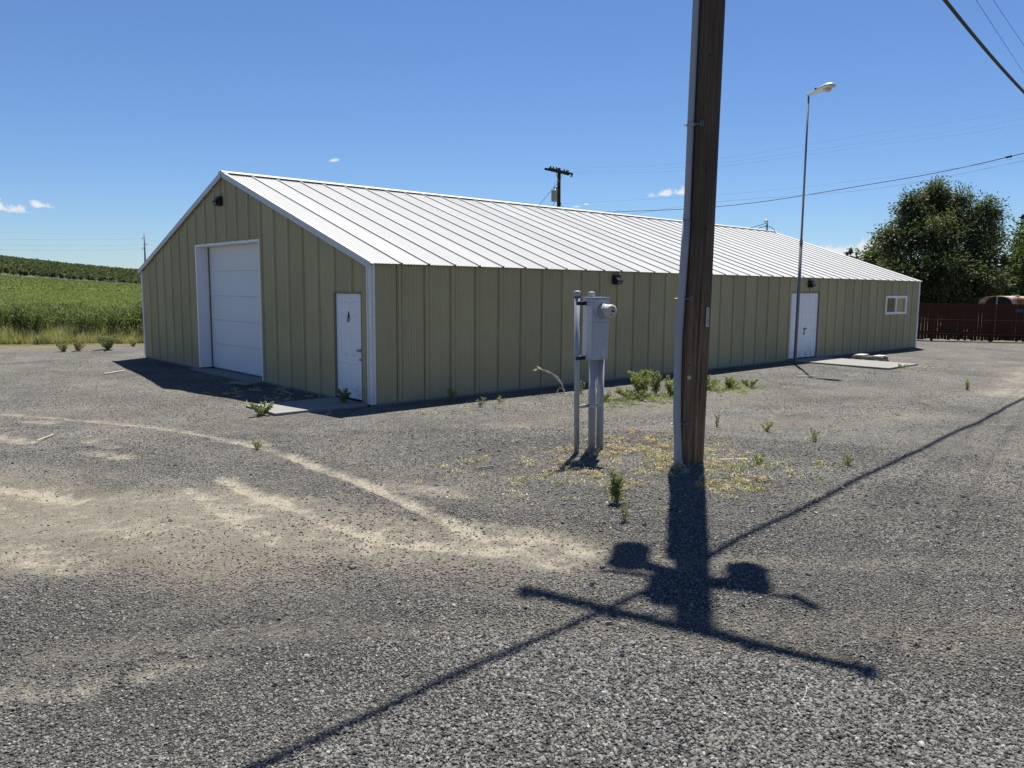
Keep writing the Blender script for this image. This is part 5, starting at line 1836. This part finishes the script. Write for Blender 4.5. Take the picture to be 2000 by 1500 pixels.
WEEDS = [
    (-2.02, 0.22, 0.26, 0.26, 14, 420, 0.045, 0.020, "leaf_grey", "bushy grey-green weed at the outer edge of the entry door pad"),
    (-0.35, 0.42, 0.30, 0.14, 8, 260, 0.05, 0.022, "leaf_weed", "shaded green weed against the bottom of the entry door"),
    (1.51, -0.45, 0.32, 0.12, 6, 180, 0.05, 0.022, "leaf_weed", "shaded weed in the dark strip along the long wall"),
    (1.47, -1.40, 0.20, 0.10, 5, 110, 0.045, 0.02, "leaf_grey", "small weed in sunlit gravel left of the meter posts, nearest the corner"),
    (2.09, -1.21, 0.18, 0.08, 4, 90, 0.04, 0.018, "leaf_weed", "tiny weed in sunlit gravel near the long wall, second from the corner"),
    (4.93, -2.29, 0.66, 0.34, 16, 900, 0.06, 0.024, "leaf_weed", "tallest bushy green weed between the meter cabinet and the wooden pole"),
    (5.41, -2.30, 0.60, 0.20, 9, 460, 0.055, 0.022, "leaf_grey", "tall narrow weed just right of the tallest bushy one"),
    (5.43, -2.72, 0.48, 0.30, 12, 620, 0.055, 0.024, "leaf_weed", "dense weed tucked against the left side of the wooden pole"),
    (6.0, -2.70, 0.62, 0.06, 3, 120, 0.05, 0.02, "leaf_grey", "single upright weed spike beside the left of the wooden pole"),
    (4.45, -2.45, 0.26, 0.38, 14, 520, 0.05, 0.022, "leaf_weed", "low spreading weed in front of the tallest bushy one"),
    (3.95, -2.15, 0.20, 0.32, 10, 320, 0.05, 0.022, "leaf_weed", "low patchy weed right behind the meter conduits"),
    (4.35, -1.2, 0.33, 0.12, 5, 130, 0.05, 0.022, "leaf_grey", "thin weed before the dark wall shadow right of the meter cabinet"),
    (6.95, -2.50, 0.36, 0.34, 14, 560, 0.05, 0.022, "leaf_weed", "bushy weed just right of the wooden pole"),
    (7.55, -2.72, 0.30, 0.30, 12, 460, 0.05, 0.022, "leaf_weed", "low bushy weed farther right of the wooden pole"),
    (8.05, -2.9, 0.24, 0.22, 8, 240, 0.05, 0.022, "leaf_grey", "smallest weed at the right end of the row by the pole"),
    (-1.64, -7.26, 0.40, 0.07, 9, 620, 0.045, 0.010, "leaf_weed", "feathery upright green weed left of the pole shadow"),
    (-2.06, -7.71, 0.24, 0.06, 4, 110, 0.04, 0.012, "leaf_grey", "thin sprig of weed nearest the transformer shadow"),
    (3.24, -6.89, 0.20, 0.08, 5, 110, 0.04, 0.018, "leaf_weed", "small weed in open gravel right of the wooden pole, farther one"),
    (1.92, -7.97, 0.18, 0.07, 5, 120, 0.04, 0.018, "leaf_weed", "small weed beside the long cable shadow"),
    (11.83, -6.15, 0.32, 0.08, 5, 130, 0.05, 0.02, "leaf_weed", "lone green weed in gravel near the right picture edge"),
    (1.07, -7.26, 0.16, 0.12, 6, 130, 0.04, 0.018, "leaf_weed", "little leafy weed right of the pole shadow"),
    (3.25, -5.21, 0.22, 0.06, 4, 90, 0.04, 0.016, "leaf_grey", "wispy weed behind and just right of the pole base"),
    (3.45, -5.98, 0.20, 0.14, 6, 130, 0.04, 0.018, "leaf_weed", "spreading small weed in gravel right of the pole base"),
    (-3.22, -2.30, 0.16, 0.10, 6, 120, 0.04, 0.018, "leaf_weed", "little green weed on the dusty wheel track left of centre"),
    (15.6, -3.25, 0.16, 0.20, 8, 160, 0.045, 0.02, "leaf_grey", "low weed at the corner of the double door pad"),
    (-5.15, 7.2, 0.20, 0.14, 6, 110, 0.05, 0.02, "leaf_grey", "small weed in open gravel at far left"),
    (-0.10, 16.32, 0.58, 0.42, 34, 1500, 0.06, 0.024, "leaf_grey", "roundest grey-green shrub standing on the gravel at far left"),
    (-0.98, 16.41, 0.36, 0.22, 16, 420, 0.055, 0.022, "leaf_grey", "smaller shrub left of the round one at the gravel edge"),
    (-1.40, 16.42, 0.34, 0.24, 16, 420, 0.055, 0.022, "leaf_grey", "leftmost small shrub on the gravel before the yellow grass"),
    (1.0, 17.4, 0.26, 0.2, 10, 240, 0.055, 0.022, "leaf_grey", "little shrub beside the left wall corner of the building"),
]
for i, w in enumerate(WEEDS):
    weed(*w[:8], w[8], w[9], 300 + i, "shrub" if "shrub" in w[9] else "weed", z=0.05 if i == 1 else None)

# bent dry stalk by the wall
ds = thing("dry_stalk", (4.21, -0.85, 0), "bent dry pale stalk leaning by the dark wall shadow", "weed")
pts = [Vector((4.21, -0.85, -0.02)), Vector((4.10, -0.84, 0.20)), Vector((3.90, -0.80, 0.40)), Vector((3.62, -0.75, 0.52)), Vector((3.52, -0.74, 0.53))]
MB().tube(pts, [0.011, 0.010, 0.008, 0.007, 0.003], 6).build("stem", "stick", ds)
MB().tube([Vector((4.18, -0.86, 0.0)), Vector((4.12, -0.86, 0.18)), Vector((4.0, -0.84, 0.34)), Vector((3.72, -0.78, 0.50))], [0.014, 0.012, 0.010, 0.006], 6).build("stem", "stick", ds)
MB().tube([Vector((4.2, -0.85, 0.05)), Vector((4.02, -0.88, 0.13)), Vector((3.92, -0.9, 0.02))], [0.012, 0.010, 0.006], 6).build("stem", "stick", ds)
v, f = leaf_quads(np.array([[3.54, -0.74, 0.53], [3.50, -0.75, 0.54], [3.56, -0.74, 0.55], [3.46, -0.73, 0.52]]), np.array([[-1, 0.1, 0.2], [-1, -0.4, 0.1], [-0.6, 0.3, 0.5], [-1, 0, -0.1]]), rdir(4), 0.16, 0.05)
link("seed_head", np_mesh("seed_head", v, f, "straw"), ds)


# ---------------------------------------------------------------- stuff: tall weeds, yellow grass, dead ground weeds
def tuft_proto(nm, seed, n, h, spread, mat, wd=0.012, L=0.3):
    """grass tuft of leaning blades"""
    r = np.random.default_rng(seed)
    a = r.uniform(0, 6.28, n)
    d = np.stack([np.cos(a) * r.uniform(0.05, 0.55, n), np.sin(a) * r.uniform(0.05, 0.55, n), np.ones(n)], 1)
    ln = h * r.uniform(0.5, 1.0, n)
    c = np.stack([r.normal(0, spread, n), r.normal(0, spread, n), np.zeros(n)], 1) + d / np.linalg.norm(d, axis=1, keepdims=True) * ln[:, None] / 2
    v, f = leaf_quads(c, d, rdir(n, r), ln, wd * r.uniform(0.6, 1.5, n))
    return proto(nm, np_mesh(nm, v, f, mat))


def tall_proto(seed):
    r = np.random.default_rng(seed)
    V, F, off = [], [], 0
    for k in range(7):
        a, q = r.uniform(0, 6.28), r.uniform(0, 0.28)
        hh = r.uniform(0.65, 1.0)
        n = 150
        z = hh * r.random(n) ** 0.75
        wd = 0.17 * (0.35 + np.sin(np.clip(z / hh, 0, 1) * 2.6)) * r.uniform(0.7, 1.2)
        th = r.uniform(0, 6.28, n)
        c = np.stack([math.cos(a) * q + z * 0.1 * math.cos(a) + np.cos(th) * wd * r.random(n) ** 0.5, math.sin(a) * q + z * 0.1 * math.sin(a) + np.sin(th) * wd * r.random(n) ** 0.5, z], 1)
        d = np.stack([np.cos(th), np.sin(th), np.full(n, 1.1)], 1) + r.normal(0, 0.4, (n, 3))
        v, f = leaf_quads(c, d, rdir(n, r), 0.10 * r.uniform(0.5, 1.3, n), 0.022 * r.uniform(0.6, 1.4, n))
        V.append(v)
        F.append(f + off)
        off += len(v)
    return proto("tall_weed_shape", np_mesh("tall_weed_shape", np.concatenate(V), np.concatenate(F), "leaf_tall"))


# band runs along the field edge; local coordinate s along it, t across
e0, e1 = Vector((-7.0, 24.6, 0)), Vector((7.0, 16.9, 0))
ed = (e1 - e0).normalized()
en = Vector((-ed.y, ed.x, 0))
if en.y < 0:
    en = -en
def band(n, t0, t1, s0=-3, s1=21):
    s = rng.uniform(s0, s1, n)
    t = rng.uniform(t0, t1, n)
    return e0.x + ed.x * s + en.x * t, e0.y + ed.y * s + en.y * t, s, t
x, y, s, t = band(360, 0.55, 4.2)
hh = 0.62 + 0.75 * vnoise(s + 30, t * 0 + 30, 0.42, 21) + 0.2 * rng.random(len(s))
keep = (rng.random(len(s)) < 0.92) & ~inside_solid(x, y)
x, y, hh = x[keep], y[keep], hh[keep]
n = len(x)
scatter("tall_weeds", np.stack([x, y, np.full(n, -0.02)], 1), np.stack([np.zeros(n), np.zeros(n), rng.uniform(0, 6.28, n)], 1), np.stack([hh * 1.2, hh * 1.2, hh * 1.15], 1),
        rng.integers(0, 5, n), [tall_proto(130 + k) for k in range(5)], "thick bank of tall dark green weeds along the field edge", "weeds")
x, y, s, t = band(4200, -0.75, 1.0)
kd = vnoise(s + 60, t + 60, 0.8, 22)
keep = (rng.random(len(s)) < 0.35 + kd) & ~inside_solid(x, y)
x, y, t, kd = x[keep], y[keep], t[keep], kd[keep]
n = len(x)
hh = (0.75 + 0.65 * np.clip(t + 0.6, 0, 1.2)) * rng.uniform(0.6, 1.2, n)
scatter("yellow_grass", np.stack([x, y, np.full(n, -0.01)], 1), np.stack([np.zeros(n), np.zeros(n), rng.uniform(0, 6.28, n)], 1), np.stack([hh, hh, hh], 1),
        np.where(rng.random(n) < 0.55, rng.integers(0, 3, n), np.where(rng.random(n) < 0.6, 3, 4)), [tuft_proto("grass_tuft_shape", 150 + k, 26, 0.52, 0.06, "leaf_yellow") for k in range(3)]
        + [tuft_proto("straw_tuft_shape", 155, 24, 0.45, 0.07, "straw"), tuft_proto("green_tuft_shape", 156, 34, 0.50, 0.07, "leaf_grey", 0.02)],
        "yellowing tall grass in front of the tall weeds at left", "grass")

# low dry weeds around the pole and meter
def dead_proto(nm, seed, mat, n=34, sz=0.042):
    r = np.random.default_rng(seed)
    c = np.stack([r.normal(0, sz, n), r.normal(0, sz, n), np.abs(r.normal(0, sz * 0.55, n))], 1)
    v, f = leaf_quads(c, rdir(n, r) + np.array([0, 0, 0.3]), rdir(n, r), 0.036 * r.uniform(0.5, 1.4, n), 0.013 * r.uniform(0.6, 1.4, n))
    return proto(nm, np_mesh(nm, v, f, mat))
PX, PY, PI_ = [], [], []
for cx, cy, sx2, sy2, n_, kinds in (
        (0.15, -7.05, 0.55, 0.42, 190, (0, 1, 2)), (-0.35, -7.2, 0.45, 0.4, 130, (0, 1, 2)), (0.75, -7.55, 0.5, 0.28, 150, (0, 2, 2)), (-0.6, -5.6, 0.8, 0.5, 170, (0, 1)),
        (0.75, -5.45, 0.45, 0.35, 130, (1, 1, 0)), (-1.3, -6.4, 0.6, 0.6, 90, (0, 2)), (-0.2, -6.2, 0.8, 0.6, 170, (0, 1)), (1.3, -6.5, 0.45, 0.3, 70, (0,)), (1.2, -4.6, 1.0, 0.6, 60, (0, 1)),
        (4.7, -2.5, 0.85, 0.32, 620, (2, 2, 2, 0)), (5.3, -2.5, 0.5, 0.25, 260, (2,)), (7.4, -2.7, 0.65, 0.25, 420, (2, 2, 2, 0)), (-0.6, 2.0, 0.6, 1.0, 60, (0,)), (2.0, -1.4, 1.6, 0.4, 60, (0, 2)), (2.6, -6.3, 1.2, 0.9, 70, (0, 2)), (6.0, -6.5, 0.9, 0.4, 24, (2,)), (15.8, -3.6, 0.9, 0.4, 60, (2, 0))):
    PX.append(rng.normal(cx, sx2, n_))
    PY.append(rng.normal(cy, sy2, n_))
    PI_.append(rng.choice(kinds, n_))
PX, PY, PI_ = np.concatenate(PX), np.concatenate(PY), np.concatenate(PI_)
keep = ~inside_solid(PX, PY) & (np.hypot(PX - PB.x, PY - PB.y) > 0.24) & (rng.random(len(PX)) < 0.15 + 0.75 * (vnoise(PX + 70, PY + 70, 3.2, 41) > 0.52))
PX, PY, PI_ = PX[keep], PY[keep], PI_[keep]
n = len(PX)
sc_ = rng.uniform(0.45, 1.25, n)
scatter("dry_weed_litter", np.stack([PX, PY, ground_z(PX, PY)], 1), np.stack([np.zeros(n), np.zeros(n), rng.uniform(0, 6.28, n)], 1), np.stack([sc_, sc_, sc_], 1),
        PI_, [dead_proto("straw_litter_shape", 160, "straw"), dead_proto("brown_litter_shape", 161, "rustweed"), dead_proto("green_sprig_shape", 162, "leaf_weed", 26, 0.036)],
        "low dry and green weeds scattered in the gravel around the pole", "weeds")
# loosely strewn straws and twigs over the yard
n = 260
x, y = wedge(n, 2.8, 11)
def straw_proto(seed):
    r = np.random.default_rng(seed)
    a = r.uniform(-0.5, 0.5, 3)
    return proto("straw_shape", MB().tube([(-0.05, 0, 0.004), (0, 0.012 * a[0], 0.008 + 0.006 * abs(a[1])), (0.05, 0.02 * a[2], 0.004)], 0.0014, 4).mesh("straw_shape", "stick"))
keep = ~inside_solid(x, y)
x, y = x[keep], y[keep]
n = len(x)
sc_ = rng.uniform(0.4, 1.3, n)
scatter("loose_straw", np.stack([x, y, ground_z(x, y) + 0.008], 1), np.stack([rng.normal(0, 0.1, n), rng.normal(0, 0.1, n), rng.uniform(0, 6.28, n)], 1), np.stack([sc_, sc_, sc_], 1),
        rng.integers(0, 3, n), [straw_proto(170 + k) for k in range(3)], "bits of bleached straw lying on the gravel", "straw")

# ---------------------------------------------------------------- odds and ends on the ground
def stick(p0, p1, w, h, mat, label, name="stick"):
    o = MB().beam(p0, p1, w, h).build(name, mat, bevel=0.003)
    return tag(o, label, name.replace("_", " "))
stick((-1.76, -5.15, 0.02), (-1.52, -5.20, 0.02), 0.022, 0.015, "lumber", "short grey stick on the gravel left of the meter posts")
stick((-5.36, 0.0, 0.025), (-5.08, 0.38, 0.025), 0.018, 0.014, "stick", "long pale stick on the gravel at far left")
stick((-2.3, 8.4, 0.03), (-1.7, 8.9, 0.03), 0.05, 0.02, "stick", "pale lath on gravel near the gable shadow tip", "lath")
stick((0.92, -6.78, 0.02), (1.30, -7.02, 0.02), 0.025, 0.015, "stick", "thin pale stick just right of the wooden pole base")
stick((11.0, -2.45, 0.02), (11.4, -2.75, 0.02), 0.05, 0.02, "stick", "pale lath on gravel before the double door pad", "lath")
stick((-0.65, 4.7, 0.05), (-0.45, 4.1, 0.05), 0.22, 0.035, "lumber", "short grey board lying before the garage door", "board")
stick((-0.85, 3.35, 0.035), (-0.70, 3.05, 0.035), 0.09, 0.03, "lumber", "small board scrap in the gable shadow", "board")
stick((-0.35, 3.1, 0.04), (-0.50, 2.1, 0.04), 0.05, 0.03, "lumber", "long thin board along the base of the gable wall", "board")
# low lumber skid with two pale blocks beside the double door pad
sk = thing("lumber_skid", (17.3, -1.5, 0), "low grey timber skid with pale blocks beside the double door pad", "timber skid")
for x in (17.22, 17.55):
    MB().box((x - 0.05, -2.0, 0.06), (x + 0.05, -1.05, 0.15)).build("rail", "lumber", sk, bevel=0.006)
for y in (-1.95, -1.5, -1.1):
    MB().box((17.12, y - 0.05, 0.0), (17.65, y + 0.05, 0.058)).build("cross_piece", "lumber", sk)
for y in (-1.82, -1.25):
    MB().box((17.15, y - 0.12, 0.152), (17.62, y + 0.12, 0.19)).build("block", "block", sk, bevel=0.006)
